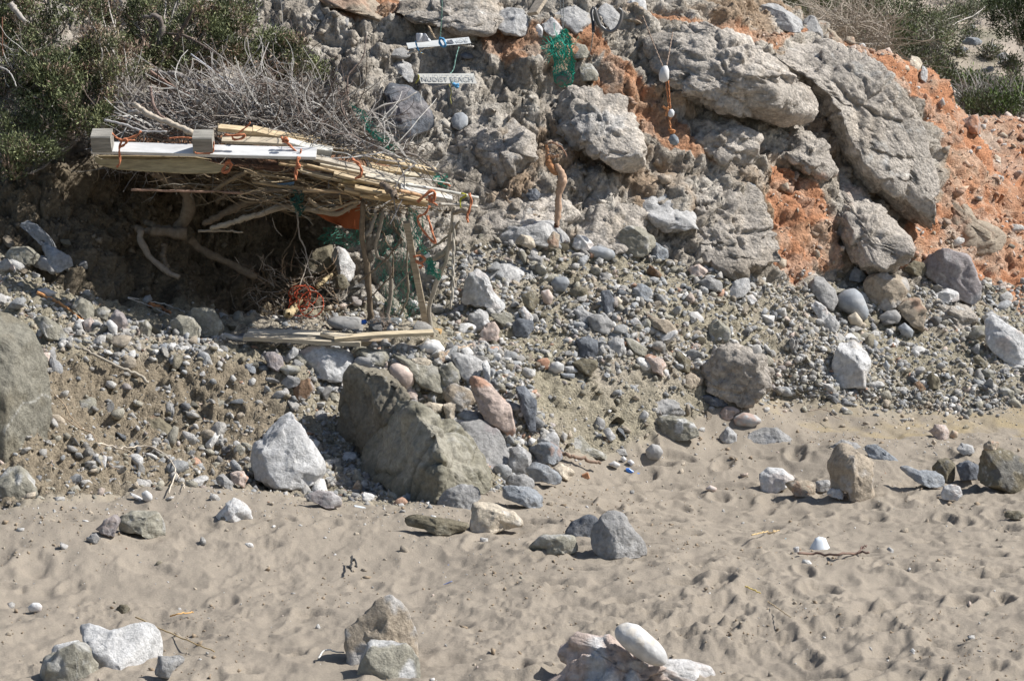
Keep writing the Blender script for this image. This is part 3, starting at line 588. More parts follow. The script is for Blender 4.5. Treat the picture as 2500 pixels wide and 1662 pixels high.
32|L|stone|rough pale stone by the orange flake left of the capstone|1740,1000 1800,950 1890,968 1905,1025 1800,1055|
32|P|stone|rounded pinkish block on the yellow sand|1478,845 1530,780 1640,783 1672,840 1660,902 1540,908|
32|T|stone|smaller round stone right of the rounded pinkish block|1668,885 1700,825 1752,850 1748,892 1690,898|s
32|T|pebble|tiny ball of stone below the rounded pinkish block|1503,945 1525,914 1552,940 1532,962|s
32|K|stone|olive brown wedge standing in the right scree|1428,375 1510,298 1592,370 1570,435 1480,445|x f5
32|N|stone|small stone with a lit edge left of the olive brown wedge|1345,405 1400,372 1465,450 1420,475|
--|W|boulder|large pale boulder cut by the right edge of the photo|2405,840 2410,790 2430,772 2455,790 2500,818 2560,860 2520,880 2470,888 2430,868|d.6
32|G|stone|grey shaded stone at the left of the large pale boulder|1870,110 1900,55 1955,30 1960,90 1940,140|
32|K|stone|dark olive stone under the large pale boulder|1888,160 1950,138 2032,230 2000,255 1920,215|
32|O|stone|olive stone below the dark one at the right end of the scree|1958,280 2020,262 2085,290 2092,345 1990,345|
32|O|stone|grey stone with an olive top at the far right of the gravel line|2128,455 2190,430 2275,480 2270,545 2180,552|
32|W|pebble|bright white pebble high in the right scree|1328,115 1360,92 1395,115 1392,148 1350,152|s
32|B|pebble|upright bluish drop-shaped pebble in the right scree|1058,235 1088,185 1122,240 1100,284|s
31|M|boulder|striped brown boulder with a white right face at the foot of the red bank|1400,900 1470,850 1560,740 1650,710 1750,750 1860,790 1940,900 1980,1050 1960,1140 1890,1220 1780,1180 1600,1090 1480,980|d.5 cW m.5 f8
31|K|stone|dark stone left of the striped brown boulder|1250,915 1350,835 1440,860 1480,920 1400,975|
31|T|boulder|large rounded tan boulder in the row below the cliff|885,1060 930,980 1050,940 1180,970 1290,1020 1335,1110 1250,1190 1180,1255 1090,1315 1000,1265 910,1205|d.5 cL m.7
31|B|boulder|round blue grey boulder with a white mark left of the large tan one|630,1170 700,1110 800,1092 870,1150 925,1290 900,1365 800,1345 700,1290 620,1250|s d.5 m.4
31|G|boulder|grey brown boulder at the left end of the row below the cliff|375,1085 450,990 520,998 620,1100 655,1180 600,1285 530,1240 440,1150|d.5
31|B|stone|small blue stone tucked under the cliff foot above the round blue boulder|745,1005 800,888 880,920 918,985 840,1025|
31|W|stone|white angular stone below the striped brown boulder|1470,1210 1560,1150 1670,1092 1765,1140 1765,1215 1600,1228|
31|T|boulder|rough tan grey rock below the large rounded tan boulder|1185,1275 1300,1188 1400,1200 1445,1300 1425,1465 1330,1445 1220,1345|d.5 k
31|G|stone|smooth grey stone under the large rounded tan boulder|1025,1355 1100,1300 1180,1288 1225,1350 1200,1405 1050,1408|s
31|B|stone|blue black stone left below the rough tan grey rock|1195,1450 1260,1408 1340,1480 1325,1535 1240,1518|s
31|C|boulder|broad low grey tan rock mass in the right scree|1440,1270 1600,1225 1800,1285 1950,1370 1750,1510 1500,1460|e d.4
31|O|stone|rounded olive stone near the large pale boulder|1840,1520 1920,1450 2000,1430 2015,1530 1900,1575|s
31|L|stone|grey white stone above the rounded olive one|1970,1360 2050,1300 2130,1340 2145,1425 2000,1415|
31|W|stone|white stone in the scree below the grey brown boulder|395,1260 450,1212 540,1270 565,1375 480,1378|
31|L|stone|pale grey stone leaning under the white one of the scree|490,1410 590,1330 665,1420 655,1485 540,1480|
31|w|stone|cream stone with an olive side by the pale blue pebble|735,1355 810,1310 872,1390 862,1435 760,1415|s
31|T|boulder|cracked orange brown boulder jutting from the cliff's right end|1430,470 1480,250 1560,130 1700,130 1735,200 1725,350 1850,360 1920,480 2100,500 2210,600 2150,700 2080,745 1950,745 1700,725 1600,685 1450,610|e d.5 cR m.6 k p.3
21|L|slab|flat grey ledge stone under the driftwood figure|-220,620 -100,540 0,510 200,478 380,462 545,640 480,710 300,700 100,670 -80,690|d.4 Y17.25
21|w|stone|cream stone leaning on the flat grey ledge stone|28,685 80,588 140,588 200,650 215,722 120,718|Y16.95
21|T|stone|lumpy tan stone on the front of the ledge below the driftwood figure|325,650 380,568 440,600 430,705 345,705|Y16.95
21|W|stone|white topped stone right of the ledge|548,695 600,598 680,618 765,690 700,735 580,725|
21|B|slab|long slate blue stone touching the white topped one|675,725 800,698 930,738 955,790 900,822 740,795|s
21|O|boulder|square olive block with a layered top at the cliff foot|945,640 960,580 1050,512 1200,538 1310,610 1325,690 1200,785 960,775|d.5 f6 x
21|B|stone|blue grey stone right of the square olive block|1225,745 1320,665 1440,740 1445,805 1330,830|
21|L|boulder|big pale grey boulder bulging from the lower cliff|1095,330 1150,240 1230,180 1400,125 1550,180 1680,400 1700,540 1600,575 1400,550 1250,475|e d.45 k f5 p.2
21|D|stone|faceted dark stone stuck in the cliff left of the driftwood figure|118,240 150,185 220,178 268,220 242,282 160,288|e p.6 x
21|B|stone|grey blue cobble set in the cliff's lower right|2055,150 2130,88 2230,130 2285,210 2200,245 2080,235|e p.5
21|N|stone|round dark cobble below the grey blue one in the cliff|2145,325 2210,268 2280,325 2262,395 2190,405|e p.6 s
21|B|stone|blue grey round stone in the upper scree below the ledge|355,1040 400,983 500,983 533,1035 480,1112 380,1108|s
21|K|stone|brown angular stone right of the blue grey round one|505,1130 600,1075 690,1085 705,1180 560,1215|
21|D|stone|upright dark stone in the middle of the upper scree|815,1130 900,1108 955,1200 940,1300 860,1325|
21|w|pebble|cream pebble touching the upright dark stone|938,1190 975,1165 1018,1210 985,1250|s
21|B|stone|wide blue grey stone in the upper scree right of centre|1105,1105 1200,1048 1292,1100 1295,1180 1180,1195|
21|K|stone|dark olive stone at the left of the upper scree|85,1155 190,1118 255,1220 190,1285 110,1245|
21|W|stone|white stone below the dark olive one in the scree|55,1300 110,1258 205,1370 130,1388|
21|D|stone|dark blue stone at the left of the scree below the white one|-10,1420 60,1368 200,1395 205,1465 120,1535 0,1515|
21|P|pebble|pink and white pebble in the upper scree|268,1120 340,1098 382,1170 350,1242 288,1212|s m.8
21|G|stone|grey stone half in the olive rubble below the ledge|135,800 200,770 290,808 285,875 190,865|
21|P|stone|pale pink stone under the lower edge of the cliff|1615,920 1720,865 1812,940 1760,985 1660,975|
21|G|stone|broad grey stone below the pale pink one|1705,1045 1830,978 1935,1040 1945,1122 1800,1115|
21|L|stone|pale veined stone at the right of the upper scree|1965,1155 2080,1018 2190,998 2215,1100 2130,1155 2050,1185|
21|W|stone|white stone just below the pale veined one|2128,1165 2220,1148 2265,1200 2200,1245|
21|O|stone|large olive stone above the big conglomerate boulder|1785,1450 1900,1385 2025,1490 1985,1580 1800,1580|
21|N|stone|brown triangular stone pointing up in the upper scree|1240,990 1255,878 1330,930 1385,992|x
21|T|slab|long tan stone with a pale end in the lower scree|1225,1335 1440,1388 1545,1480 1505,1525 1300,1435|x
21|O|stone|small olive block left of the long tan stone|1180,1410 1250,1368 1292,1420 1240,1485|
21|G|stone|grey stone with a dark hollow on its side in the scree|715,1370 840,1328 922,1420 880,1495 760,1465|k
21|L|stone|pale grey stone left of the one with the dark hollow|565,1305 650,1268 765,1340 740,1425 610,1375|
21|W|pebble|white pebble in the scree left of the small olive block|1078,1405 1140,1358 1182,1410 1130,1445|
11|W|boulder|bright triangular white boulder right of the shelter|1895,1150 1940,960 2040,915 2130,980 2185,1120 2295,1225 2240,1285 2100,1255 1900,1210|d.5 x f6 m.25
11|L|boulder|broad pale rock behind the bright triangular boulder|2060,960 2200,875 2359,890 2480,960 2460,1100 2300,1220 2150,1180|e d.4
11|L|stone|rough light stone below the bright triangular boulder|1945,1340 2060,1298 2140,1340 2155,1415 2060,1475 1965,1435|k
11|P|stone|pink stone at the right end of the platform|2060,1520 2130,1418 2200,1400 2245,1480 2245,1570 2080,1580|
11|O|stone|olive stone right of the rough light one|2145,1335 2300,1308 2365,1340 2365,1405 2280,1445|x
11|W|boulder|sunlit white boulder inside the shelter behind the posts|685,780 740,705 820,738 912,880 915,960 850,1020 780,970 700,860|Y16.9 d.5 f5 m.2
11|K|boulder|dark rock in shade inside the shelter left of the white boulder|380,900 470,790 560,720 700,690 720,830 640,920 480,950|Y17.0 d.5
11|K|stone|tan brown stone below the sunlit white boulder in the shelter|725,970 800,955 865,1060 800,1095 730,1070|Y16.7
11|G|stone|grey pointed stone lying on the shelter floor behind the platform|650,1385 730,1348 950,1350 988,1400 972,1500 900,1515 780,1465 690,1440|Y16.2 d.5 s
01|O|boulder|grey green polygonal block with pale veins at the left end of the platform|1700,1370 1780,1262 1960,1268 2065,1440 2020,1510 1860,1530|d.45 x f6 cG
01|O|slab|flat olive stone left of the polygonal block|1560,1400 1650,1340 1780,1370 1850,1450 1850,1540 1600,1510|x
01|B|slab|upper blue slab in the shade of the left bushes|175,500 250,468 350,500 512,680 500,705 380,665|Y15.9 d.4 x
01|B|slab|lower blue slab with a white vein in the shade of the left bushes|365,695 500,700 640,800 665,870 540,935 430,805|Y15.6 d.4 x
01|L|slab|pale edged slab just below the lower blue slab|300,855 370,788 480,838 550,920 500,955 320,905|x
01|O|slab|broad olive slab lying at the top left of the bank|35,800 100,718 240,708 370,800 310,880 120,860|x
01|O|stone|grey green triangular stone in the left scree below the orange stick|655,1255 740,1178 830,1210 865,1290 855,1395 770,1345|x
01|O|stone|small olive block in the left scree with a shaded front|865,1285 960,1258 1015,1300 985,1375 880,1345|
01|M|stone|mauve grey tooth-shaped stone in the left scree|1005,1370 1060,1288 1130,1330 1175,1420 1120,1478 1030,1455|x
01|W|pebble|oval white pebble below the mauve tooth-shaped stone|978,1400 1020,1378 1085,1440 1075,1512 1010,1475|s
01|P|stone|pink stone at the lower end of the orange stick|745,1405 830,1358 895,1430 885,1485 770,1455|
01|O|stone|pale triangular stone right of the oval white pebble|1275,1460 1340,1378 1395,1450 1385,1525 1290,1495|x
01|O|slab|big flat grey green slab above the tall slab|305,1350 420,1338 525,1430 620,1560 440,1560|x
01|W|pebble|white pebble near the upper end of the orange stick|345,1105 420,1083 512,1130 450,1165|s
FF|C|boulder|upper conglomerate boulder overhanging the dark crevice|1440,70 1500,56 1620,54 1720,85 1800,145 1870,215 1882,265 1835,290 1750,276 1650,250 1560,220 1520,170 1460,110|e d.42 p.7 f6 m.35 n.7 r x
FF|C|boulder|huge sloping conglomerate boulder at the right end of the cliff|1690,62 1800,58 1950,104 2030,150 2090,225 2125,300 2140,400 2126,480 2100,516 2050,480 1985,435 1935,375 1905,310 1880,250 1830,185 1755,115|e d.45 p.75 f6 m.35 n.55 r x u1985 v235
FF|C|boulder|rounded conglomerate rock below the dark crevice|1565,300 1620,272 1690,270 1750,308 1745,365 1690,385 1620,350|e d.45 p.5
FF|C|boulder|pale arched rock in the centre of the cliff|1283,235 1300,205 1350,188 1385,200 1430,240 1475,300 1482,385 1430,388 1350,345 1285,310|e d.5 p.75 f4 cL m.6
FF|C|boulder|knobbly rock mass at the cliff foot above the pale pink stone|1480,425 1560,390 1700,400 1760,470 1800,590 1700,625 1600,600 1480,530|e d.4 p.1
FF|C|boulder|cobbly grey rock mass left of the pale arched rock|1045,300 1090,265 1150,258 1230,310 1245,385 1150,432 1050,395|e d.4 p.3
FF|C|boulder|ribbed rock low on the right cliff between two red crevices|1880,390 1950,400 2020,470 2080,530 2100,570 2040,625 1960,600 1930,500|e d.4 p.9 cR m.3
FF|C|boulder|small leaning rock pillar beside the red hollow|1770,300 1850,290 1900,330 1935,400 1890,420 1800,360|e d.4 p.8 cR
FF|C|boulder|low lumpy rock mass between the shelter roof and the driftwood figure|1085,480 1180,440 1290,450 1330,500 1260,530 1120,540|e d.35 p.1
FF|C|boulder|lumpy grey rock above the ledge right of the driftwood figure|1300,480 1400,440 1470,480 1500,560 1400,590 1310,560|e d.35 p.1
10|D|boulder|large slanted dark slab with a pale right edge left of the hanging boards|1165,830 1240,770 1400,800 1500,870 1640,1090 1650,1150 1500,1240 1330,1345 1230,1295 1180,1100 1215,960|e d.35 p.9 x f5 cM m.5
10|C|boulder|big overhanging conglomerate block above the upper hanging board|1290,110 1400,-10 1900,-120 2200,-60 2300,100 2265,250 2150,335 1900,325 1700,265 1500,205|e d.45 p.8 f5 cT m.6
10|T|slab|thin tan ledge sticking out at the top of the cliff|500,-60 1050,-60 1150,50 1185,105 1150,205 1060,150 800,70 600,10|e d.35 p.6 x f4
10|G|stone|dark grey rock under the thin tan ledge|700,140 770,108 860,165 850,250 740,210|e p.4
10|G|slab|flat topped grey block left below the upper hanging board|1165,500 1200,478 1370,438 1415,480 1422,530 1370,548 1200,525|e p.7 x
10|L|stone|white and grey rock under the flat topped block|1225,585 1330,545 1425,560 1465,700 1440,770 1330,690|e p.5
10|B|pebble|round blue cobble set in the middle of the cliff|1797,1110 1830,1050 1900,1035 1953,1080 1955,1150 1880,1205 1812,1175|e p.8 s
10|D|pebble|dark cobble at the right under the upper hanging board|1880,510 1930,480 2005,510 2000,545 1920,545|e p.6 s
20|L|boulder|grey rock with a shaded upper corner at the top of the cliff|-165,180 -60,55 100,80 170,150 215,250 120,345 -60,335 -165,260|e d.45 p.6 f6
20|W|stone|white pointed stone left of the green net's cord|268,225 370,155 405,195 465,270 440,355 350,355 300,300|e p.7 x f6
20|W|stone|narrow white stone between the top rocks|200,250 230,175 290,275 285,355 210,330|e p.7 x f4
20|L|boulder|knobbly pale rock behind the green net's cord|340,130 460,15 540,38 600,58 705,120 745,220 700,275 590,345 480,325 440,240|e d.45 p.5 f6 cT
20|L|boulder|oval rock looped by the dark hose|780,100 860,25 950,58 1005,150 962,255 890,290 800,190|e d.5 p.7 cL
20|T|stone|grey tan rock right of the looped oval rock|1000,95 1120,80 1225,130 1205,225 1080,235 1010,185|e p.5
20|W|stone|white block at the very top of the cliff|1055,20 1230,-20 1245,110 1160,125 1070,80|e p.5 x
20|C|stone|cobbly stone under the left buoy cord|1270,295 1330,248 1450,310 1465,400 1370,415|e p.5
20|O|stone|rounded olive stone right beside the green net|555,490 590,398 680,418 722,490 700,535 580,540|e p.8
20|O|stone|blocky olive stone below the frayed grey cord|618,625 660,580 730,590 802,690 780,745 640,755|e p.7
20|L|stone|small pale rock left of the net's foot in the cliff|428,1125 480,1058 540,1068 562,1140 450,1165|e p.5
20|L|boulder|pale slab resting inside the arched rock|560,1140 620,1078 780,1098 900,1150 1010,1230 1020,1400 900,1445 750,1345 600,1240|e d.4 p.6 x f5
30|L|boulder|pale blue grey crest rock at the top of the cliff|-60,60 60,22 150,58 230,120 330,190 305,325 200,305 100,255 -60,200|e d.5 p.4 f6 cB
30|G|stone|upright grey tooth of rock on the cliff crest|318,215 400,140 450,148 500,270 505,375 430,345 360,335|e d.5 p.5
30|T|stone|small tan stone on the crest beside the dry bush|700,375 740,335 800,338 805,412 730,415|e p.5
30|T|slab|tilted pale stone on the crest right of the grey tooth|440,240 480,190 620,330 700,410 600,415 500,370|e p.4
30|R|boulder|orange and grey block lying on the red ledge|1768,1130 1840,1070 1950,1058 1978,1160 1970,1235 1870,1225 1785,1185|d.5 cG m.7
30|w|stone|heart-shaped cream stone set in the red bank|1285,600 1340,508 1410,530 1432,580 1370,675 1315,665|e p.6
30|L|stone|grey chip in the red bank right below the heart-shaped stone|1390,720 1440,600 1480,650 1450,780|e p.4
30|B|boulder|largest pale boulder on the far gravel|1785,405 1850,342 1940,348 1985,390 1960,425 1850,415|Y30
30|B|stone|long pale stone left of the largest one on the far gravel|1688,452 1760,418 1855,450 1800,485|Y29.4
30|L|stone|round stone farthest right on the far gravel|2095,525 2180,478 2232,520 2222,552 2130,548|Y29
30|B|stone|pale stone in the blue shade on the far gravel|1995,480 2070,408 2132,450 2040,490|Y29.6
30|L|stone|low pale stone below the round one on the far gravel|2110,590 2150,558 2200,570 2190,600|Y28.6
30|B|stone|flat grey stone just above the green hedge|1970,640 2040,612 2090,650 2000,668|Y28.4
30|L|stone|white stone behind the bushes at the top right|1860,250 1890,228 1925,245 1900,265|Y33"""
INFO = {}
for ln in ROCKS.split('\n'):
    a = ln.split('|'); ob, Yc, hd = rock(*a[:6]); INFO[a[3]] = (ob, Yc, hd)
# the great dark boulder: two solid wedges meeting in a ridge, one weathered mass
def hullrock(name, label, cat, pts, cols, seed, sub=5, amp=.02):
    import bmesh
    bm = bmesh.new()
    for (px, py, Y) in pts: bm.verts.new(at(px, py, Y))
    r = bmesh.ops.convex_hull(bm, input=bm.verts)
    bmesh.ops.delete(bm, geom=[v for v in bm.verts if not v.link_faces], context='VERTS')
    bmesh.ops.triangulate(bm, faces=bm.faces)
    for _ in range(sub): bmesh.ops.subdivide_edges(bm, edges=bm.edges, cuts=1, use_grid_fill=True)
    bmesh.ops.triangulate(bm, faces=bm.faces)
    for _ in range(3): bmesh.ops.smooth_vert(bm, verts=bm.verts, factor=.5, use_axis_x=True, use_axis_y=True, use_axis_z=True)
    bm.normal_update(); bm.verts.index_update()
    V = np.array([v.co[:] for v in bm.verts]); N = np.array([v.normal[:] for v in bm.verts]); F = np.array([[v.index for v in f.verts] for f in bm.faces]); bm.free()
    w1, w2, _ = worley(V * np.array([3, 3, 2]) + .3 * fbm(V * 3, 2, 4)[:, None], seed)
    V = V + N * (amp * 1.8 * fbm(V * 3.5, 4, seed) + amp * .8 * (np.abs(fbm(V * 8, 4, seed + 4)) - .2) - amp * 1.0 * np.exp(-((w2 - w1) / .05) ** 2) + amp * .35 * fbm(V * 30, 3, seed + 8))[:, None]
    m = sstep(.05, .3, fbm(V * 3, 4, seed + 2)); C = mixc(np.tile(A_(cols[0]), (len(V), 1)), np.tile(A_(cols[1]), (len(V), 1)), m)
    v = np.exp(-(fbm(V * 2.0, 3, seed + 20) / .012) ** 2); C = mixc(C, np.tile(A_([.5, .49, .45]), (len(V), 1)), v * .4)
    C *= (1 + .2 * fbm(V * 9, 3, seed + 5))[:, None]
    o = mk(name, V, F, C, 'rock', smooth=True); return tag(o, label, cat)
Q = lambda s, Ys: [(a, b, y) for (a, b), y in zip(pp('12', s), Ys)]
hullrock('boulder', 'great dark olive boulder with a lit right flank below the shelter', 'boulder',
         Q("1180,540 1400,520 1480,700 1700,820 1900,820 2050,1000 2170,1340 2150,1420 1700,1340 1720,1100 1660,880 1640,1560 1300,1450 920,1220 930,1080 1080,760",
           [14.8, 14.5, 14.2, 14.05, 14.4, 14.5, 14.2, 14.1, 13.75, 13.8, 13.9, 13.72, 14.1, 14.75, 14.85, 14.9]) + [(1200, 1150, 15.3), (1000, 1000, 15.6)], [(.25, .232, .18), (.36, .335, .275)], 301, amp=.034)
hullrock('boulder', 'brown upper part of the dark rock leaning behind the great boulder', 'boulder',
         Q("830,300 900,235 1050,250 1210,330 1330,390 1410,520 1360,700 1200,760 930,1110 790,1080 740,920 800,500", [15.1, 15.0, 15.0, 14.8, 14.7, 14.65, 14.6, 14.6, 14.95, 15.1, 15.15, 15.2]) + [(950, 1050, 15.4), (1000, 950, 15.4)],
         [(.23, .205, .16), (.33, .30, .24)], 333, amp=.034)
# ------------------------------------------------------------------ loose stones and gravel, scattered where the ground offers room
def tmpl(sub, seed, flatz=.75, nf=7):
    V, F = ICO[sub]; rg = np.random.default_rng(seed); V = V * rg.uniform([.9, .65, .4], [1.6, 1.1, .85])
    for i in range(nf):
        nv = rg.normal(0, 1, 3); nv /= np.linalg.norm(nv); s = V @ nv; V = V - nv * (np.clip(s - s.max() * rg.uniform(.35, .72), 0, None) * .95)[:, None]
    V = V + ICO[sub][0] * (fbm(V * 2 + seed, 3, seed) * .10)[:, None]
    return V, F
def rotm(n, rg, tilt=.6):
    a = rg.uniform(0, 2 * math.pi, n); b = rg.normal(0, tilt, n); c = rg.normal(0, tilt, n)
    ca, sa, cb, sb, cc, sc = np.cos(a), np.sin(a), np.cos(b), np.sin(b), np.cos(c), np.sin(c); z = np.zeros(n); o = np.ones(n)
    Rz = np.stack([ca, -sa, z, sa, ca, z, z, z, o], 1).reshape(n, 3, 3); Rx = np.stack([o, z, z, z, cb, -sb, z, sb, cb], 1).reshape(n, 3, 3); Ry = np.stack([cc, z, sc, z, o, z, -sc, z, cc], 1).reshape(n, 3, 3)
    return Rz @ Rx @ Ry
def pick(wt, n, rg):
    c = np.cumsum(wt); return np.searchsorted(c, rg.random(n) * c[-1])
area = (np.gradient(us)[None, :] * ys[:, None] * np.gradient(ys)[:, None] * np.ones((ny, nu))).ravel() / np.clip(NN[:, 2], .3, 1)
inview = (np.abs(GX / GY) < .33) * (GY < 23)
KEYS = ['G', 'B', 'O', 'L', 'W', 'K', 'T', 'P', 'D', 'R', 'M', 'C']
def scatter(name, n, wt, rmin, rmax, pw, tm, seed, keyw, sink=.25, mat='rock'):
    rg = np.random.default_rng(seed); i = pick(wt * area * inview, n, rg); P = GD[i]
    r = rmin * (1 - rg.random(n)) ** (-pw); r = np.minimum(r, rmax); Rm = rotm(n, rg); P = P + NN[i] * (r * (.45 - sink))[:, None] + np.stack([rg.normal(0, .004, n), rg.normal(0, .004, n), np.zeros(n)], 1)
    kw = np.array([keyw.get(k, 0) for k in KEYS], float); kc = rg.choice(len(KEYS), n, p=kw / kw.sum()); base = np.array([PAL[k] for k in KEYS])[kc] * rg.uniform(.7, 1.3, (n, 1)); base = base * .85 + A_([.37, .335, .28]) * .30
    if 'cliffy' in name: base = Cc[i] * rg.uniform(.75, 1.3, (n, 1)) * .8 + base * .2
    Vs, Fs, Cs, off = [], [], [], 0; ti = rg.integers(0, len(tm), n)
    for k, (V, F) in enumerate(tm):
        s = np.where(ti == k)[0]
        if not len(s): continue
        W = np.einsum('nij,vj->nvi', Rm[s], V) * r[s][:, None, None] + P[s][:, None, :]
        Vs.append(W.reshape(-1, 3)); Fs.append((F[None] + (np.arange(len(s)) * len(V))[:, None, None] + off).reshape(-1, 3)); off += len(s) * len(V); Cs.append(np.repeat(base[s], len(V), 0))
    return np.vstack(Vs), np.vstack(Fs), np.vstack(Cs)
T1 = [tmpl(2, 50 + i, nf=11) for i in range(14)]; T0 = [tmpl(1, 90 + i) if False else tmpl(1, 90 + i) for i in range(2)]
import bmesh as _b
def t0(seed):
    bm = _b.new(); _b.ops.create_icosphere(bm, subdivisions=1, radius=1.0); V = np.array([v.co[:] for v in bm.verts]); F = np.array([[v.index for v in f.verts] for f in bm.faces]); bm.free()
    rg = np.random.default_rng(seed); return V * rg.uniform([.8, .6, .4], [1.6, 1.0, .9]) + rg.normal(0, .16, V.shape), F
T0 = [t0(i) for i in range(12)]
def toct(seed):
    V = A_([(1, 0, 0), (-1, 0, 0), (0, 1, 0), (0, -1, 0), (0, 0, 1), (0, 0, -1)], float); rg = np.random.default_rng(seed)
    F = A_([(0, 2, 4), (2, 1, 4), (1, 3, 4), (3, 0, 4), (2, 0, 5), (1, 2, 5), (3, 1, 5), (0, 3, 5)]); return V * rg.uniform([.8, .6, .5], [1.5, 1.1, .9]) + rg.normal(0, .22, V.shape), F
TO = [toct(i) for i in range(20)]
patch = sstep(-.15, .3, f1 + .5 * f2)
gravel_line = np.exp(-((PY - line(PX, [(0, 3000), (1700, 3000), (1750, 925), (2100, 955), (2320, 1000), (2420, 990), (2500, 980)])) / 22) ** 2)
wsc = scree * (.55 + .8 * patch) * (1 + 4.5 * pile) * (1 - .85 * ((PX > 230) & (PX < 800) & (PY < 800))) * (1 - .9 * ((PX > 540) & (PX < 1090) & (PY > 795) & (PY < 862))) * (1 - .72 * sstep(820, 640, PX) * sstep(850, 900, PY)) * (1 - .75 * ((PX > 1250) & (PX < 1800) & (PY > 900)))
RK = dict(G=4, B=4, O=3.5, L=3.5, W=2.2, K=1.3, T=1.5, P=.5, D=1.2, R=.2, M=.5)
V, F, C = scatter('rubble', 3300, wsc, .026, .085, .45, T1, 11, RK, sink=.42)
tag(mk('rubble', V, F, C, 'rock', base=(0, 0, 0)), kind='stuff')
V, F, C = scatter('small_rubble', 13000, wsc, .011, .032, .5, T0, 18, RK, sink=.4)
tag(mk('small_rubble', V, F, C, 'rock', base=(0, 0, 0)), kind='stuff')
V, F, C = scatter('gravel', 35000, wsc + 6 * gravel_line * scree + .5 * gravel_line, .005, .028, .42, TO, 12, dict(G=3, B=2, O=4, L=2, W=1, K=2, T=3, P=.7, D=.7, R=.5))
tag(mk('gravel', V, F, C, 'rock', base=(0, 0, 0)), kind='stuff')
V, F, C = scatter('cliffy', 8000, cliff * (NN[:, 2] > .2) * (GY < 20.5), .008, .05, .45, TO, 13, dict(C=1), sink=.45)
tag(mk('cliff_pebbles', V, F, C, 'rock', smooth=True, base=(0, 0, 0)), kind='stuff')
V, F, C = scatter('redc', 2100, ((cliff + scree) > .5) * (red > .3) * (PX > 1850), .008, .05, .5, T0, 14, dict(R=3, T=3, P=2, W=1, L=1))
tag(mk('red_bank_stones', V, F, C, 'rock', base=(0, 0, 0)), kind='stuff')
nearb = np.exp(-np.abs(PY - b1) / 60)
V, F, C = scatter('beach', 3500, sand * (.12 + 3 * nearb) * (GY < 17.5), .0035, .028, .42, T0, 15, dict(G=.6, B=.4, O=.8, L=2, W=3, K=.3, T=5, P=.6, R=.2))
tag(mk('beach_pebbles', V, F, C, 'rock', base=(0, 0, 0)), kind='stuff')
V, F, C = scatter('clods', 3700, sand * (.3 + rough_s) * sstep(-.1, .35, l1 + .5 * l2), .004, .020, .4, TO, 16, dict(T=1), sink=.1)
C = C * 0 + A_([.34, .265, .19]); tag(mk('sand_clods', V, F, C, 'sand', base=(0, 0, 0)), kind='stuff')
V, F, C = scatter('far', 900, far * (GY > 27) * (PX > 2200), .03, .14, .4, T0, 17, dict(L=2, B=2, T=3, W=1))
tag(mk('far_gravel', V, F, C, 'rock', base=(0, 0, 0)), kind='stuff')
# countable loose stones of middling size, each its own object, named by the marked rock it lies next to
rg = np.random.default_rng(77); NAMES = dict(G='grey', B='blue grey', O='olive', L='pale grey', K='dark brown', T='tan')
STOP = {'in', 'of', 'at', 'on', 'below', 'with', 'beside', 'left', 'right', 'under', 'above', 'between', 'behind', 'near', 'by', 'over', 'lying', 'leaning', 'touching', 'jutting', 'set', 'set', 'half', 'stuck', 'standing', 'slanting', 'sloping', 'tucked', 'wedged', 'alone', 'cut', 'across', 'resting', 'and', 'to', 'from', 'pointing', 'inside', 'before', 'running', 'high', 'just', 'bulging', 'overhanging', 'sticking', 'propped', 'balanced'}
def short(l):
    w_ = l.split(); k = next((j for j, x in enumerate(w_) if x in STOP and j >= 3 and not (x == 'and' and j < 4)), len(w_)); return ' '.join(w_[:k])
sh = {}
for l in INFO: sh.setdefault(short(l), []).append(l)
anch = []
for k_, v in sh.items():
    if len(v) == 1 and 3 <= len(k_.split()) <= 9 and k_.split()[-1] in ('stone', 'boulder', 'rock', 'slab', 'pebble', 'block', 'one', 'outcrop', 'slate', 'chunk', 'wedge'):
        o = INFO[v[0]][0]; x, y = proj(A_([list(o.location)])); x, y = float(x[0]), float(y[0])
        if -20 < x < 2520 and 560 < y < 1200: anch.append((k_, x, y - 20, INFO[v[0]][1], o.dimensions.x / 2))
meshes = {}
for ki, k in enumerate(NAMES):
    meshes[k] = []
    for j in range(4):
        V, F = tmpl(3, 500 + ki * 10 + j, nf=9); Cv = np.tile(A_(PAL[k]), (len(V), 1)) * (1 + .3 * fbm(V * 2.2, 3, ki * 7 + j))[:, None]
        me = raw_mesh('loose_stone', V, F, Cv, False); me.materials.append(M['rock']); meshes[k].append(me)
n = 0; done = []
for a_, x0, y0, Y0, hw in anch:
    for side, sx_, sy_ in ((('left', -1, 0), ('right', 1, 0)) if n % 2 else (('right', 1, 0), ('left', -1, 0)))[:1 + (n % 3 == 0)]:
        r = float(rg.uniform(.028, .06)); px_, py_ = x0 + sx_ * (hw + r * 1.3) / Y0 * F_PX, y0 + rg.uniform(-5, 12)
        if any(math.hypot(px_ - a, py_ - b) < 22 for a, b in done) or not -10 < px_ < 2510 or py_ > line(px_, B1) - 10: continue
        done.append((px_, py_)); k = list(NAMES)[rg.integers(6)]; Y = dep(px_, py_); p = at(px_, py_, Y)
        o = bpy.data.objects.new('loose_stone', meshes[k][n % 4]); COL.objects.link(o); n += 1
        o.location = tuple(p); o.scale = (r * rg.uniform(.9, 1.4), r, r * rg.uniform(.7, 1)); o.rotation_euler = (rg.normal(0, .4), rg.normal(0, .4), rg.uniform(0, 6.28))
        tag(o, 'loose %s stone just %s of the %s' % (NAMES[k], side, a_), 'stone', 'loose stones on the scree')
print('LOOSE', n)
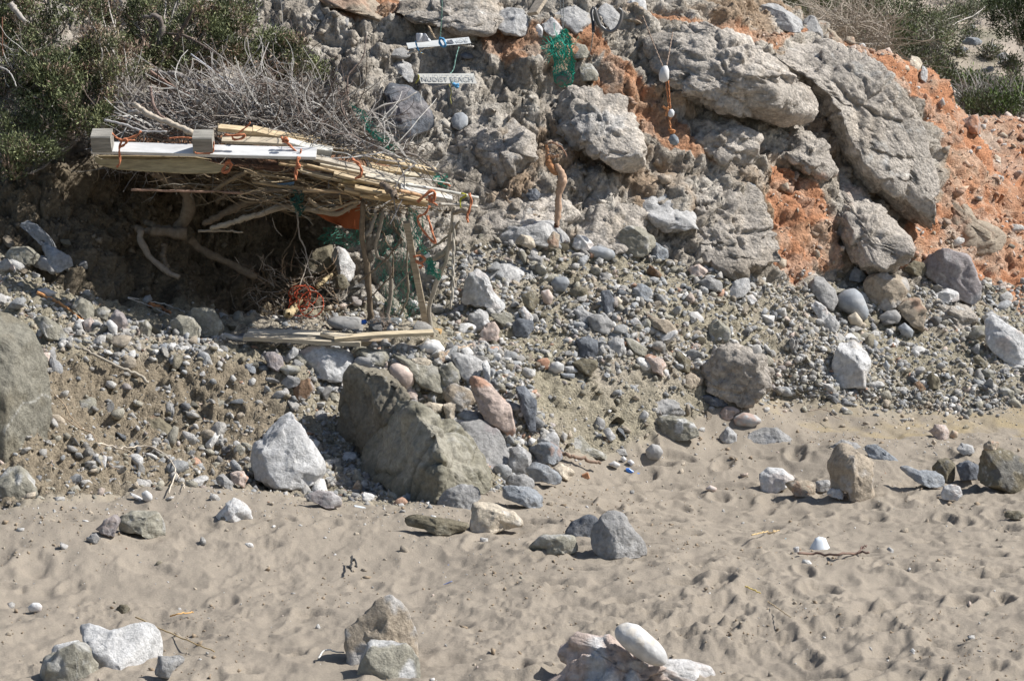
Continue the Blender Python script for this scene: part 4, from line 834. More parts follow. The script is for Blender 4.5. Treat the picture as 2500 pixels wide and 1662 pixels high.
# ------------------------------------------------------------------ driftwood shelter
WH, GW, TW, DW, YW, OR = (.66, .65, .64), (.33, .29, .24), (.42, .32, .21), (.20, .155, .11), (.60, .47, .30), (.60, .23, .12)
SH = empty('driftwood_shelter', at(620, 830, 16.0), 'low shelter of planks, canes and driftwood branches lashed with orange rope, built against the bank', 'shelter')
def board(t, s, Y, wd, th, c, name='plank', mat='wood', tilt=.75, parent=None, wob_=.004, taper=1.0):
    P = pth(t, s, Y); m = MB(); m.box(P[0], P[-1], wd, th, c, wdir=(0, 1, tilt), taper=taper, wob=wob_); return m.build(name, mat, parent or SH)
k16 = 16 / F_PX
b = board('Z2', '120,335 2700,400', 15.62, .10, .026, WH, mat='paint', wob_=.0015)
b['label'] = 'white painted beam along the front edge'
for s_, Yb in (('235,250 235,251', 15.55), ('1400,262 1400,263', 15.55)):
    P = pth('Z2', s_, Yb)[0]; m = MB(); m.box(P + A_([-.0635, 0, 0]), P + A_([.0635, 0, 0]), .115, .118, (.31, .29, .255), wdir=(0, 1, .55)); bb = m.build('block', 'wood', SH)
    bb['label'] = 'square grey timber block standing on the white beam'
# curved old boat board under the beam
def prism(t, s, Y, th, c, name, mat='wood', parent=None, tilt=0.0):
    q = pth(t, s, Y); n = len(q); V = [p + A_([0, -th / 2, 0]) for p in q] + [p + A_([0, th / 2, th * tilt]) for p in q]
    import bmesh
    bm = bmesh.new(); vs = [bm.verts.new(v) for v in V]; bm.faces.new(vs[:n]); bm.faces.new(vs[n:][::-1])
    for i in range(n): bm.faces.new((vs[i], vs[n + i], vs[n + (i + 1) % n], vs[(i + 1) % n]))
    bmesh.ops.recalc_face_normals(bm, faces=bm.faces); bmesh.ops.bevel(bm, geom=bm.edges[:], offset=min(.004, th * .2), segments=1, affect='EDGES')
    bmesh.ops.triangulate(bm, faces=bm.faces); bm.verts.index_update()
    V = [v.co[:] for v in bm.verts]; F = [[v.index for v in f.verts] for f in bm.faces]; bm.free(); return mk(name, V, F, A_(c), mat, parent)
o = prism('Z2', '145,430 230,468 700,478 1200,462 1400,478 1640,540 1700,575 1560,630 1200,635 700,605 400,585 230,540 150,495', 15.66, .035, (.40, .33, .20), 'plank', parent=SH)
o['label'] = 'curved board of an old boat below the white beam'
o = prism('Z2', '160,420 700,425 1300,435 1500,470 1000,462 500,478 230,458', 15.72, .03, (.33, .26, .16), 'plank', parent=SH)
for s, Y, wd, th, c, lb in (('-300,-60 1810,415', (15.85, 16.1), .075, .035, YW, 'long yellow plank lying on top'), ('100,95 610,205', (15.75, 15.8), .06, .055, (.66, .64, .58), 'pale broken log end'),
        ('400,262 1740,600', (15.70, 15.85), .05, .026, (.44, .39, .32), ''), ('1400,600 1990,745', (15.70, 15.80), .06, .035, (.60, .58, .54), ''), ('-700,-90 500,60', (15.8, 15.95), .055, .03, YW, ''),
        ('-480,-60 700,170', (15.9, 16.0), .08, .02, (.58, .50, .38), ''), ('-650,40 300,110', (15.78, 15.8), .07, .022, (.52, .44, .33), ''), ('1020,350 1420,420', (15.9, 15.95), .05, .02, YW, ''),
        ('1300,410 1640,470', (15.95, 16.0), .045, .02, (.55, .48, .36), ''), ('600,120 1500,330', (16.1, 16.3), .09, .02, (.40, .34, .26), ''), ('0,230 900,470', (15.95, 16.1), .10, .02, (.33, .27, .20), ''),
        ('-600,140 600,330', (16.2, 16.4), .12, .02, (.30, .25, .18), ''), ('700,400 1700,640', (15.95, 16.1), .10, .02, (.30, .25, .18), ''), ('480,320 1520,570', (15.70, 15.8), .045, .022, (.55, .47, .35), ''), ('640,430 1480,650', (15.64, 15.7), .04, .02, (.48, .38, .25), ''), ('330,235 1340,480', (15.78, 15.9), .045, .02, (.62, .55, .43), ''), ('880,590 1720,775', (15.62, 15.66), .04, .02, (.50, .38, .23), ''), ('250,400 900,560', (15.68, 15.74), .035, .02, (.42, .34, .23), ''), ('1000,455 1930,690', (15.72, 15.8), .045, .024, (.58, .52, .42), ''), ('760,620 1300,720', (15.66, 15.7), .04, .02, (.44, .33, .2), '')):
    q = pp('Z3', s); P = [at(*q[0], Y[0]), at(*q[-1], Y[1])]; m = MB(); m.box(P[0], P[1], wd, th, c, wdir=(0, 1, .55), wob=.004); o = m.build('plank', 'wood', SH)
    if lb: o['label'] = lb
def cane(s, Y, r, c, t='Z3'):
    q = pp(t, s); Ys = np.linspace(Y, Y + .12, len(q)); P = curve([at(a, b_, y) for (a, b_), y in zip(q, Ys)], 24); n = len(P)
    rr = np.full(n, r) * (1 + .12 * ((np.arange(n) % 6) == 0)); m = MB(); m.tube(P, rr, c, 8); return m.build('cane', 'wood', SH, smooth=True)
for s, Y, r, c in (('130,300 700,430 1390,565', 15.62, .0095, (.55, .41, .25)), ('0,330 500,400 1000,520', 15.68, .008, (.45, .33, .2)), ('740,525 1000,545 1260,585', 15.66, .011, (.44, .34, .18)),
        ('690,575 1000,610 1300,680', 15.68, .010, (.46, .34, .2)), ('280,640 620,650 950,690', 15.66, .011, (.42, .30, .18)), ('940,695 1250,745 1700,805', 15.63, .013, (.50, .36, .2)),
        ('1470,570 1900,640 2300,722', 15.58, .011, (.70, .67, .6)), ('1860,795 2060,805 2290,825', 15.62, .010, (.50, .46, .4)), ('1400,640 1530,665 1650,700', 15.6, .010, (.62, .40, .24)),
        ('600,500 800,560 1200,640', 15.75, .007, (.4, .3, .18)), ('200,400 400,470 700,600', 15.72, .006, (.38, .28, .16)), ('700,350 1100,460 1600,560', 15.78, .009, (.48, .38, .24)), ('670,600 800,680 930,745', 15.64, .005, (.42, .32, .2)),
        ('1450,490 1700,510 1975,560', 15.75, .004, (.7, .66, .6)), ('-400,420 -100,470 300,520', 15.75, .008, (.40, .31, .2)), ('-300,540 100,600 600,640', 15.8, .010, (.38, .28, .17)), ('705,690 715,760 735,820', 15.7, .006, (.45, .35, .22))):
    cane(s, Y, r, c)
for t, s, Y, r0, r1, c in (
        ('11', '1060,1420 1050,1250 1035,1000 1000,750 975,550 985,290', (16.08, 15.8), .022, .016, DW), ('11', '1020,610 1060,545 1085,470 1110,400', (15.85, 15.8), .012, .009, GW),
        ('11', '1200,1420 1240,1150 1240,900 1190,830 1120,790 1100,700 1130,580 1170,380', (16.1, 15.85), .013, .011, GW), ('11', '1615,1500 1595,1260 1680,1000 1750,840 1790,600 1830,340', (16.05, 15.7), .016, .012, (.40, .36, .30)),
        ('11', '940,1030 1180,840 1340,640', (15.95, 15.9), .007, .006, DW), ('11', '1480,770 1660,690 1780,600 1880,470', (15.9, 15.7), .008, .007, (.30, .26, .2)), ('11', '1540,840 1700,780 1800,700 1850,640', (15.9, 15.75), .018, .022, (.34, .30, .25)),
        ('11', '1080,1150 1240,980 1260,900', (16, 15.95), .005, .004, DW), ('11', '1270,1110 1370,990 1450,890', (16, 15.9), .006, .005, GW), ('11', '1330,1330 1400,1150 1390,900 1395,650', (16.1, 15.9), .008, .006, (.3, .26, .2)),
        ('11', '1240,430 1290,550 1350,650', (15.9, 15.9), .007, .006, DW), ('11', '1165,560 1210,680 1280,760', (15.95, 15.9), .006, .005, DW), ('11', '1260,1000 1265,800 1230,700', (16, 16), .006, .004, DW),
        ('01', '1560,-20 1640,100 1730,230 1725,400 1640,540', (16.1, 16.3), .038, .045, DW), ('01', '1240,540 1370,565 1500,575 1720,590', (16.2, 16.2), .022, .042, DW), ('01', '1340,480 1480,540 1650,560', (16.3, 16.3), .02, .03, DW),
        ('01', '1290,560 1300,660 1400,820 1530,930 1650,990', (16.15, 16.0), .024, .018, (.27, .22, .17)), ('01', '1400,30 1550,110 1700,200', (16.0, 16.1), .020, .026, DW), ('01', '2330,-10 2150,80 1960,200', (15.9, 16.0), .016, .014, (.30, .23, .15)),
        ('01', '1950,540 2150,480 2359,410', (15.95, 15.95), .018, .02, (.38, .32, .24)), ('11', '-20,425 240,345 500,370 750,400 880,340 950,285', (15.95, 15.85), .020, .016, (.33, .27, .2)), ('01', '1880,500 2100,380 2359,260', (16.2, 16.2), .02, .03, DW),
        ('01', '1210,185 1700,195 2359,215', (15.95, 15.95), .008, .008, (.42, .27, .2)), ('01', '1740,640 1900,760 2100,860 2359,990', (16.3, 16.3), .03, .024, (.17, .13, .09)), ('01', '1830,565 2050,560 2240,575', (16.0, 16.0), .010, .006, (.35, .29, .22)),
        ('01', '1520,690 1500,800 1540,900', (16.3, 16.2), .022, .016, DW), ('11', '480,255 560,330 680,370 800,330 940,285', (15.8, 15.8), .012, .010, (.35, .27, .18)), ('11', '-100,200 300,190 700,230 960,260', (15.85, 15.85), .012, .010, DW),
        ('11', '250,150 420,230 520,300 700,310', (16.2, 16.2), .018, .012, DW), ('01', '2000,300 2080,200 2090,60', (16.3, 16.2), .018, .012, DW), ('11', '370,330 385,480 400,620 450,720 480,900 520,1000', (16.3, 16.5), .007, .003, (.36, .33, .3)),
        ('11', '390,500 340,640 230,800', (16.4, 16.5), .004, .003, DW), ('11', '150,440 180,540 240,610', (16.4, 16.5), .003, .002, (.4, .37, .33)), ('Z3', '950,185 1250,225 1550,225 1700,330 1980,545', (16.3, 15.9), .014, .006, (.28, .24, .21)),
        ('Z3', '1200,570 1290,640 1350,715', (15.62, 15.5), .024, .02, (.22, .17, .13)), ('11', '1830,400 1900,370 1950,380', (15.7, 15.65), .014, .018, (.33, .28, .22))):
    limb('branch', t, s, Y, r0, r1, c, SH)
# square post with a sawn foot
P = pth('11', '1385,480 1575,1460', (15.75, 16.05)); P = [P[0], P[-1]]; m = MB(); m.box(at(625 + 1385 * .26494, 415 + 480 * .26494, 15.78), at(625 + 1575 * .26494, 415 + 1470 * .26494, 16.05), .045, .042, (.42, .35, .26), wdir=(0, 1, 0)); o = m.build('post', 'wood', SH); o['label'] = 'square sawn post'
# rust brown sheet hanging under the canes
def sheet(t, s, Y, c, name, mat, n=14, fold=.03, seed=1, parent=None, th=.004):
    q = pp(t, s); (a, b_, c_, d_) = q; V = []
    rg = np.random.default_rng(seed)
    for i in range(n):
        for j in range(n):
            u, v = i / (n - 1), j / (n - 1); x = (a[0] * (1 - u) + b_[0] * u) * (1 - v) + (d_[0] * (1 - u) + c_[0] * u) * v; y = (a[1] * (1 - u) + b_[1] * u) * (1 - v) + (d_[1] * (1 - u) + c_[1] * u) * v
            V.append(at(x, y, (Y[0] * (1 - v) + Y[1] * v) + fold * math.sin(u * 9 + v * 3 + seed)))
    V = np.array(V); V += (fbm(V * 7, 2, seed) * fold * .5)[:, None]; F = [(i * n + j, (i + 1) * n + j, (i + 1) * n + j + 1, i * n + j + 1) for i in range(n - 1) for j in range(n - 1)]
    o = mk(name, V, F, A_(c), mat, parent, smooth=True); md = o.modifiers.new('thickness', 'SOLIDIFY'); md.thickness = th; return o
o = sheet('11', '560,400 975,240 975,575 760,500', (16.0, 16.0), (.30, .085, .03), 'cloth', 'fibre', parent=SH, seed=3); o['label'] = 'rust brown cloth hanging under the canes'
o = sheet('--', '250,372 930,445 960,395 380,300', (15.95, 17.6), (.22, .12, .07), 'cloth', 'fibre', parent=SH, seed=5, n=20); o['label'] = 'hidden dark brown sheet added under the brushwood to shade the hollow'  # added sun blocker, unseen beneath the brush, keeps the hollow dark
o = sheet('11', '190,130 350,112 345,150 215,150', (15.9, 16.0), (.16, .36, .66), 'cloth', 'plastic', parent=SH, seed=8, fold=.01); o['label'] = 'scrap of blue plastic'
# ropes
def ropes(lst, name='rope', parent=None, c=OR, label=None):
    for t, s, Y, r in lst:
        m = MB(); rope(m, pth(t, s, Y), r, c); o = m.build(name, 'fibre', parent or SH, smooth=True)
        if label: o['label'] = label
ropes([('Z2', '680,140 640,190 540,225 480,240 440,300 430,380 440,500 400,560', 15.54, .0075), ('Z2', '340,160 400,220 470,245 610,250', 15.56, .006), ('Z2', '430,250 520,240 500,290 440,330', 15.53, .008),
       ('Z2', '1300,385 1330,400 1500,392 1515,330 1520,260', 15.47, .005), ('Z2', '1640,185 1760,195 1880,180 1840,230 1750,240 1730,200', 15.6, .008), ('Z2', '1760,200 1900,90 1940,40', 15.65, .006), ('Z2', '1000,225 1150,215 1280,225', 15.65, .005),
       ('Z2', '1700,470 1640,560 1620,620 1690,600 1720,520 1650,500', 15.64, .010), ('Z3', '30,20 60,60 120,110 200,190 235,250', 15.62, .008), ('Z3', '40,60 80,30 110,70 50,80 90,40', 15.6, .009),
       ('Z3', '235,250 215,330 250,350 205,380 200,440 195,520', 15.57, .012), ('Z3', '260,160 250,220 230,270', 15.6, .006), ('Z3', '840,270 920,330 955,400 945,470 880,500', 15.58, .010), ('Z3', '1600,770 1680,700 1760,640 1800,660 1790,740 1760,770 1740,700 1790,690', 15.55, .011),
       ('Z3', '1700,740 1800,790 1830,810', 15.56, .006), ('11', '1600,330 1560,400 1490,440 1520,530 1600,630 1655,675 1620,560 1580,420', 15.6, .008), ('11', '1965,215 1985,290 1960,380 1945,430 1955,485', 15.55, .009),
       ('11', '1450,800 1520,790 1560,830 1500,860 1470,830 1540,880 1500,900', 15.75, .008), ('Z3', '1850,580 1930,560 1980,590', 15.9, .007)], label='orange rope')
ropes([('11', '1890,215 1940,230 1900,260 1930,240 1885,270 1885,350', 15.54, .006)], c=(.55, .52, .06), label='yellow green cord')
ropes([('11', '1825,480 1822,700 1815,900 1815,1080 1790,1280', 15.72, .010)], c=(.55, .50, .42), label='frayed cream rope hanging at the right corner')
o = sheet('11', '1550,790 1590,760 1615,800 1570,815', (15.7, 15.7), (.7, .68, .62), 'cloth', 'plastic', parent=SH, n=5, fold=.004); o['label'] = 'small white scrap'
def netting(Sf, nu_, nv_, r, c, name, parent=None, seed=0, hole=.0, kind=None, base=None):
    rg = np.random.default_rng(seed); m = MB()
    Pn = np.array([[Sf((i + .5 * (j % 2)) / nu_, j / nv_) for i in range(nu_ + 1)] for j in range(nv_ + 1)])
    Pn = Pn + rg.normal(0, .006, Pn.shape)
    for j in range(nv_):
        for i in range(nu_):
            for k in ((i if j % 2 == 0 else i), (i - 1 if j % 2 == 0 else i + 1)):
                if 0 <= k <= nu_ and rg.random() > hole:
                    a, b_ = Pn[j, i], Pn[j + 1, k]; m.tube([a, (a + b_) / 2 + rg.normal(0, .003, 3), b_], r, A_(c) * rg.uniform(.7, 1.25), 3, cap=False)
    o = m.build(name, 'fibre', parent, base=base)
    return o
def quadS(t, s, Y, sag=.04, ph=0):
    q = pp(t, s); a, b_, c_, d_ = [at(x, y, yy) for (x, y), yy in zip(q, Y)]
    return lambda u, v: (a * (1 - u) + b_ * u) * (1 - v) + (d_ * (1 - u) + c_ * u) * v + A_([.02 * math.sin(v * 9 + ph), sag * math.sin(u * 6 + v * 4 + ph), .02 * math.sin(u * 8 + ph)])
GR = (.07, .27, .20)
o = netting(quadS('11', '1060,430 1480,420 1500,1340 1180,1350', (16.0, 16.0, 16.15, 16.15)), 17, 34, .0017, GR, 'netting', SH, 1, .25); o['label'] = 'green fishing net stretched between the posts'
o = netting(quadS('11', '620,560 980,520 1000,700 560,690', (16.7, 16.6, 16.6, 16.7)), 18, 9, .0018, GR, 'netting', SH, 2, .3)
o = netting(quadS('11', '1380,380 1500,380 1640,980 1560,860', (15.78, 15.75, 15.78, 15.78), .02), 6, 24, .0022, GR, 'netting', SH, 3, .1)
o = netting(quadS('11', '1560,860 1620,850 1690,980 1640,1010', (15.75, 15.75, 15.75, 15.75), .01), 8, 8, .003, GR, 'netting', SH, 4, 0)
o = netting(quadS('11', '330,210 430,200 420,400 350,390', (15.8, 15.8, 15.85, 15.85), .02), 9, 12, .0025, (.03, .10, .08), 'netting', SH, 5, 0)
o = netting(quadS('10', '840,960 960,1030 1300,1400 1180,1380', (16.2, 16.2, 15.9, 15.9), .03), 8, 16, .0025, (.05, .33, .24), 'netting', SH, 6, .3)
o = netting(quadS('Z3', '1780,460 1930,460 1950,600 1850,590', (15.9, 15.9, 15.9, 15.9), .03), 7, 7, .0025, (.05, .33, .24), 'netting', SH, 7, .2)
# tangle of thin sticks woven into the roof
def tangle(n, poly, Yf, L, r, cols, seed, ang=(.25, .5), k=3, curl=.5, segs=6, mb=None):
    rg = np.random.default_rng(seed); m = mb or MB(); poly = pp('--', poly); xs = [p[0] for p in poly]; zs = [p[1] for p in poly]; c = 0
    while c < n:
        x, z = rg.uniform(min(xs), max(xs)), rg.uniform(min(zs), max(zs))
        if not inpoly(A_([x]), A_([z]), poly)[0]: continue
        c += 1; Y = Yf(x, z) + rg.normal(0, .05); p = at(x, z, Y); a = rg.normal(ang[0], ang[1]); l = rg.uniform(*L) * rg.uniform(.5, 1)
        if rg.random() < .5: a += math.pi
        d = A_([math.cos(a), rg.normal(0, .35), -math.sin(a)]); d /= np.linalg.norm(d); bend = rg.normal(0, curl, 3); P = [p]; 
        for i in range(segs):
            d = d + bend * .18 + rg.normal(0, .13, 3); d /= np.linalg.norm(d); P.append(P[-1] + d * l / segs)
            if rg.random() < .15: bend = rg.normal(0, curl, 3)
        r0 = rg.uniform(*r); cc = A_(cols[rg.integers(len(cols))]) * rg.uniform(.7, 1.25); m.tube(P, np.linspace(r0, r0 * .45, len(P)), cc, k, cap=False)
        if rg.random() < .6:
            i = rg.integers(1, segs); d2 = d + rg.normal(0, .7, 3); d2 /= np.linalg.norm(d2); Pb = [P[i]]
            for q in range(4): d2 = d2 + rg.normal(0, .25, 3); d2 /= np.linalg.norm(d2); Pb.append(Pb[-1] + d2 * l / 10)
            m.tube(Pb, np.linspace(r0 * .6, r0 * .3, 5), cc, k, cap=False)
    return m
GT = [(.35, .325, .305), (.28, .255, .235), (.20, .175, .15), (.46, .44, .41), (.16, .12, .10)]
DT = [(.26, .19, .12), (.20, .15, .10), (.36, .28, .18), (.30, .27, .22)]
m = tangle(420, '300,395 560,400 1080,470 1050,510 700,520 560,480 420,450', lambda x, z: 15.75 + .9 * random.random(), (.15, .5), (.0025, .006), DT, 5, (.1, .3), curl=.2)
o = m.build('roof_sticks', 'bark', SH); o['kind'] = 'stuff'
# brushwood heaped on the roof and the bank behind it
def Yb(x, z): return min(15.95 + (350 - z) / 200 * .95, 17.3)
m = tangle(1000, '330,275 420,235 520,215 640,195 740,205 800,240 850,290 930,350 1060,420 900,370 760,320 600,305 450,325 330,330', Yb, (.18, .75), (.0018, .0075), GT, 21, (.22, .38), curl=1.1)
m = tangle(700, '440,240 620,220 780,270 900,360 800,350 600,300 450,310', lambda x, z: Yb(x, z) - .12, (.12, .4), (.002, .005), GT, 22, (.1, .6), curl=2.0, mb=m)
m = tangle(230, '200,20 600,40 700,70 830,200 800,260 640,230 560,160', lambda x, z: hit(x, z) - .12, (.2, .6), (.0015, .0035), GT, 23, (1.2, .6), curl=.9, mb=m)
m = tangle(260, '0,120 90,130 150,260 90,330 0,300', lambda x, z: 16.3, (.15, .4), (.0015, .0035), GT, 24, (.8, .8), curl=.9, mb=m)
m = tangle(350, '230,300 430,290 540,330 430,400 330,420 230,360', lambda x, z: 16.2, (.1, .4), (.0015, .004), GT, 25, (.4, .8), curl=.9, mb=m)
tag(m.build('brushwood', 'bark', base=at(650, 330, 16.4)), 'heap of bleached grey brushwood piled on the shelter roof', 'brushwood', kind='stuff')
for t, s, Y, r0, r1, c, lb in (
        ('00', '1180,1040 1240,1030 1400,1050', (16.0, 16.0), .012, .01, (.5, .46, .42), 'short peeled grey stick poking out left of the brushwood heap'),
        ('00', '1230,960 1400,1070 1600,1150 1780,1230', (15.95, 15.8), .017, .02, (.55, .47, .38), 'thick peeled branch lying on the shelter roof behind the white beam'),
        ('00', '1360,660 1500,680 1680,700 1830,780 2050,870 2359,980', (16.8, 16.3), .022, .010, (.33, .30, .28), 'long grey crooked bough lying across the brushwood heap'),
        ('00', '1390,660 1600,800 1850,920 2000,1030', (16.6, 16.2), .009, .006, (.36, .24, .19), 'straight reddish stick slanting down through the brushwood'),
        ('00', '1760,500 2050,720 2280,920 2359,1010', (16.6, 16.2), .006, .005, (.5, .5, .52), 'straight pale grey rod slanting above the brushwood'),
        ('00', '1380,800 1430,1000 1560,1130 1780,1210', (16.0, 15.85), .010, .008, (.28, .20, .17), 'dark twisted stick behind the orange knot of the white beam'),
        ('00', '960,1110 1150,1150 1310,1210 1540,1215', (15.85, 15.8), .009, .006, (.45, .43, .42), 'pale forked twig just above the white beam'),
        ('10', '850,950 850,700 980,540 1020,330', (17.3, 17.4), .007, .003, (.26, .20, .17), 'thin bare sapling stem standing against the cliff'),
        ('10', '1480,850 1340,930 1180,970 1030,1050 860,1160', (16.9, 16.7), .005, .007, (.42, .39, .36), 'long bare twig crossing in front of the slanted dark slab'),
        ('10', '780,930 830,1050 900,1220 950,1380', (16.5, 16.1), .009, .007, (.36, .32, .28), 'bleached stick leaning at the right part of the brushwood'),
        ('10', '930,1210 1060,1250 1230,1275', (16.3, 16.2), .012, .010, (.48, .44, .4), 'stub of a pale branch with a sawn end before the dark slab'),
        ('10', '1300,980 1200,1110 1080,1200', (16.5, 16.4), .008, .006, (.45, .42, .39), 'pale forked branch in front of the dark slab'),
        ('10', '1190,1030 1160,1180 1120,1340', (16.4, 16.3), .005, .004, (.42, .40, .37), 'thin upright twig in front of the dark slab'),
        ('10', '250,900 500,1080 650,1210 780,1340', (16.3, 16.1), .007, .008, (.24, .20, .18), 'dark stick slanting down through the middle of the brushwood')):
    o = limb('branch', t, s, Y, r0, r1, c, None, n=22, w=.007); tag(o, lb, 'branch', 'boughs lying on the shelter roof' if t == '00' else None)
m = tangle(60, '860,240 960,290 1040,400 900,350', lambda x, z: 16.4, (.15, .45), (.002, .004), GT, 27, (.6, .9), curl=1.4); tag(m.build('twigs', 'bark', base=at(930, 350, 16.4)), 'loose bleached twigs sprawling before the slanted dark slab', 'twigs', kind='stuff')
# ------------------------------------------------------------------ platform of boards in front
PF = empty('plank_platform', at(850, 835, 15.8), 'low platform of weathered boards lying before the shelter on top of the stone wall', 'platform')
for s, Y, wd, th, c in (('150,1088 1330,1142', (15.62, 15.57), .09, .030, (.50, .43, .33)), ('190,1030 940,1066', (15.72, 15.70), .085, .022, (.55, .49, .40)), ('930,1050 1250,1092', (15.62, 15.59), .08, .026, (.58, .50, .38)),
                        ('1060,1100 2060,1035', (15.57, 15.66), .07, .024, (.60, .50, .35)), ('1620,1000 2140,1040', (15.95, 15.9), .06, .026, (.55, .36, .17)), ('1250,1130 1720,1125', (15.78, 15.8), .09, .034, (.42, .33, .23)),
                        ('1700,1090 2060,1080', (15.82, 15.84), .06, .04, (.47, .36, .25)), ('-60,1070 150,1100', (15.7, 15.7), .04, .018, (.56, .54, .5)), ('700,1040 1400,1080', (16.1, 16.05), .12, .02, (.30, .24, .17))):
    q = pp('Z4', s); m = MB(); m.box(at(*q[0], Y[0]), at(*q[-1], Y[1]), wd, th, c, wdir=(0, 1, .22), wob=.004); m.build('plank', 'wood', PF)
# ------------------------------------------------------------------ things inside and around the shelter
def lathe(prof, n=20):
    V = []; k = len(prof)
    for i in range(n):
        a = 2 * math.pi * i / n
        for (r, h) in prof: V.append((h, r * math.cos(a), r * math.sin(a)))
    F = [(i * k + j, i * k + j + 1, ((i + 1) % n) * k + j + 1, ((i + 1) % n) * k + j) for i in range(n) for j in range(k - 1)]
    return np.array(V), F
p0 = at(625 + 1190 * .26494, 415 + 1400 * .26494, 16.05)
BT = empty('plastic_bottle', p0, 'clear plastic bottle with a blue cap lying on its side inside the shelter', 'bottle')
V, F = lathe([(.001, -.135), (.012, -.135), (.012, -.115), (.016, -.105), (.030, -.07), (.031, -.03), (.029, -.02), (.031, -.01), (.031, .05), (.029, .06), (.031, .07), (.030, .10), (.022, .112), (.001, .105)])
mk('body', V + p0, F, A_([.8, .85, .88]), 'clear', BT, smooth=True)
V, F = lathe([(.001, -.155), (.0155, -.155), (.0165, -.15), (.0165, -.125), (.001, -.125)]); mk('cap', V + p0 + A_([-.004, 0, 0]), F, A_([.03, .16, .62]), 'plastic', BT)
m = tangle(150, '905,785 940,772 985,800 960,812 910,812', lambda x, z: 16.0, (.05, .14), (.001, .002), [(.30, .22, .17), (.36, .28, .22)], 31, (1.2, .5), curl=.6)
tag(m.build('dry_weed', 'bark', base=at(945, 810, 16.0)), 'clump of dry brown weed beside the bottle in the shelter', 'weed', kind='stuff')
rg = np.random.default_rng(5); RC = MB()
for i in range(7):
    c = at(625 + (480 + rg.normal(0, 70)) * .26494, 415 + (1200 + rg.normal(0, 45)) * .26494, 16.4 + rg.normal(0, .05)); a, b_ = rg.uniform(.03, .09, 2)
    t_ = np.linspace(0, 6.3, 16); ph = rg.uniform(0, 3); rope(RC, c + np.stack([a * np.cos(t_), .05 * np.sin(t_ + ph), b_ * np.sin(t_)], 1), .0045, (.50, .09, .04), k=3)
tag(RC.build('rope_coil', 'fibre', smooth=True, base=at(752, 775, 16.4)), 'tangled coil of red rope in the shade inside the shelter', 'rope')
for s, Y, r, lb in (('290,1330 345,1290 400,1190', (16.2, 16.45), .028, 'sawn yellowish log lit by the sun inside the shelter'), ('560,1080 640,1010 700,960', (16.5, 16.6), .016, 'short yellowish branch above the red rope in the shelter')):
    o = limb('log', '11', s, Y, r, r * .8, (.56, .44, .26)); tag(o, lb, 'log')
m = tangle(260, '590,650 800,640 840,760 760,800 600,800', lambda x, z: 16.45, (.06, .3), (.0015, .005), [(.2, .14, .09), (.3, .22, .15), (.42, .36, .3)], 33, (.5, .8), curl=.6)
tag(m.build('dry_sticks', 'bark', base=at(700, 790, 16.4)), 'litter of dry sticks on the shelter floor around the red rope', 'sticks', kind='stuff')
# ------------------------------------------------------------------ hanging boards
def sign(name, label, t, s4, Y, c, th=.02):
    q = pth(t, s4, Y); zt = min(p[2] for p in q); q = [A_(at(a, b_, Y + (.05 if i < 2 else 0))) for i, (a, b_) in enumerate(pp(t, s4))]; E = empty(name, q[0], label, 'sign'); n = A_([0, th, 0]); V = list(q) + [p + n for p in q]
    F = [(0, 3, 2, 1), (4, 5, 6, 7), (0, 1, 5, 4), (1, 2, 6, 5), (2, 3, 7, 6), (3, 0, 4, 7)]
    mk('board', V, F, A_(c), 'paint', E); return E, q
def letters(txt, q, E, h, fx, c=(.42, .43, .43), name='lettering'):
    cu = bpy.data.curves.new(name, 'FONT'); cu.body = txt; cu.size = h; cu.extrude = .0008; cu.align_x = 'LEFT'; cu.align_y = 'CENTER'; cu.space_character = 1.02
    mt = bpy.data.materials.get('faded_paint') or nodes_mat('faded_paint', rough=.8, nscale=60, namt=.3, bump=0, col=(.50, .505, .50)); M['faded'] = mt
    o = bpy.data.objects.new(name, cu); COL.objects.link(o); cu.materials.append(mt); o.parent = E
    a = (q[0] + q[3]) / 2; b_ = (q[1] + q[2]) / 2; d = b_ - a; L = np.linalg.norm(d); p = a + d * fx[0] + A_([0, -.004, 0]); o.location = tuple(p - A_(E.location))
    o.rotation_euler = (R(90) - math.atan2(.05, np.linalg.norm(q[3] - q[0])), -math.atan2(d[2], d[0]), 0); o.location[1] -= .004
    bpy.context.view_layer.update(); wd = o.dimensions.x
    if wd > 0: o.scale = ((fx[1] - fx[0]) * L / wd, 1, 1)
    me = bpy.data.meshes.new_from_object(o.evaluated_get(bpy.context.evaluated_depsgraph_get())); o2 = bpy.data.objects.new('tmp', me); COL.objects.link(o2); o2.parent = E
    o2.location, o2.rotation_euler, o2.scale = o.location, o.rotation_euler, o.scale; bpy.data.objects.remove(o); o2.name = name; o = o2
    return o
Ys1, Ys2 = 17.55, 17.35
E1, q1 = sign('hanging_board', 'upper white board hanging on a green cord below the overhanging block', '10', '1385,398 1960,343 1982,400 1405,452', Ys1, (.66, .67, .66)); letters('IOE', q1, E1, .05, (.78, .96), (.5, .5, .5))
mk('paint_patch', [p + A_([0, -.006, .002]) for p in [at(*v, Ys1 + yo) for v, yo in zip(pp('10', '1762,374 1778,378 1800,368 1808,376 1828,404 1795,402 1785,398 1760,408'), (.035, .033, .036, .032, .012, .012, .014, .012))]], [list(range(8))[::-1]], A_([.13, .14, .16]), 'paint', E1)
E2, q2 = sign('hanging_board', 'lower white board with faded writing hanging against the cliff', '10', '1490,680 2005,678 2035,772 1520,768', Ys2, (.68, .66, .60)); letters('NUDIST BEACH', q2, E2, .075, (.05, .97))
BL, GC = (.12, .38, .66), (.25, .42, .36)
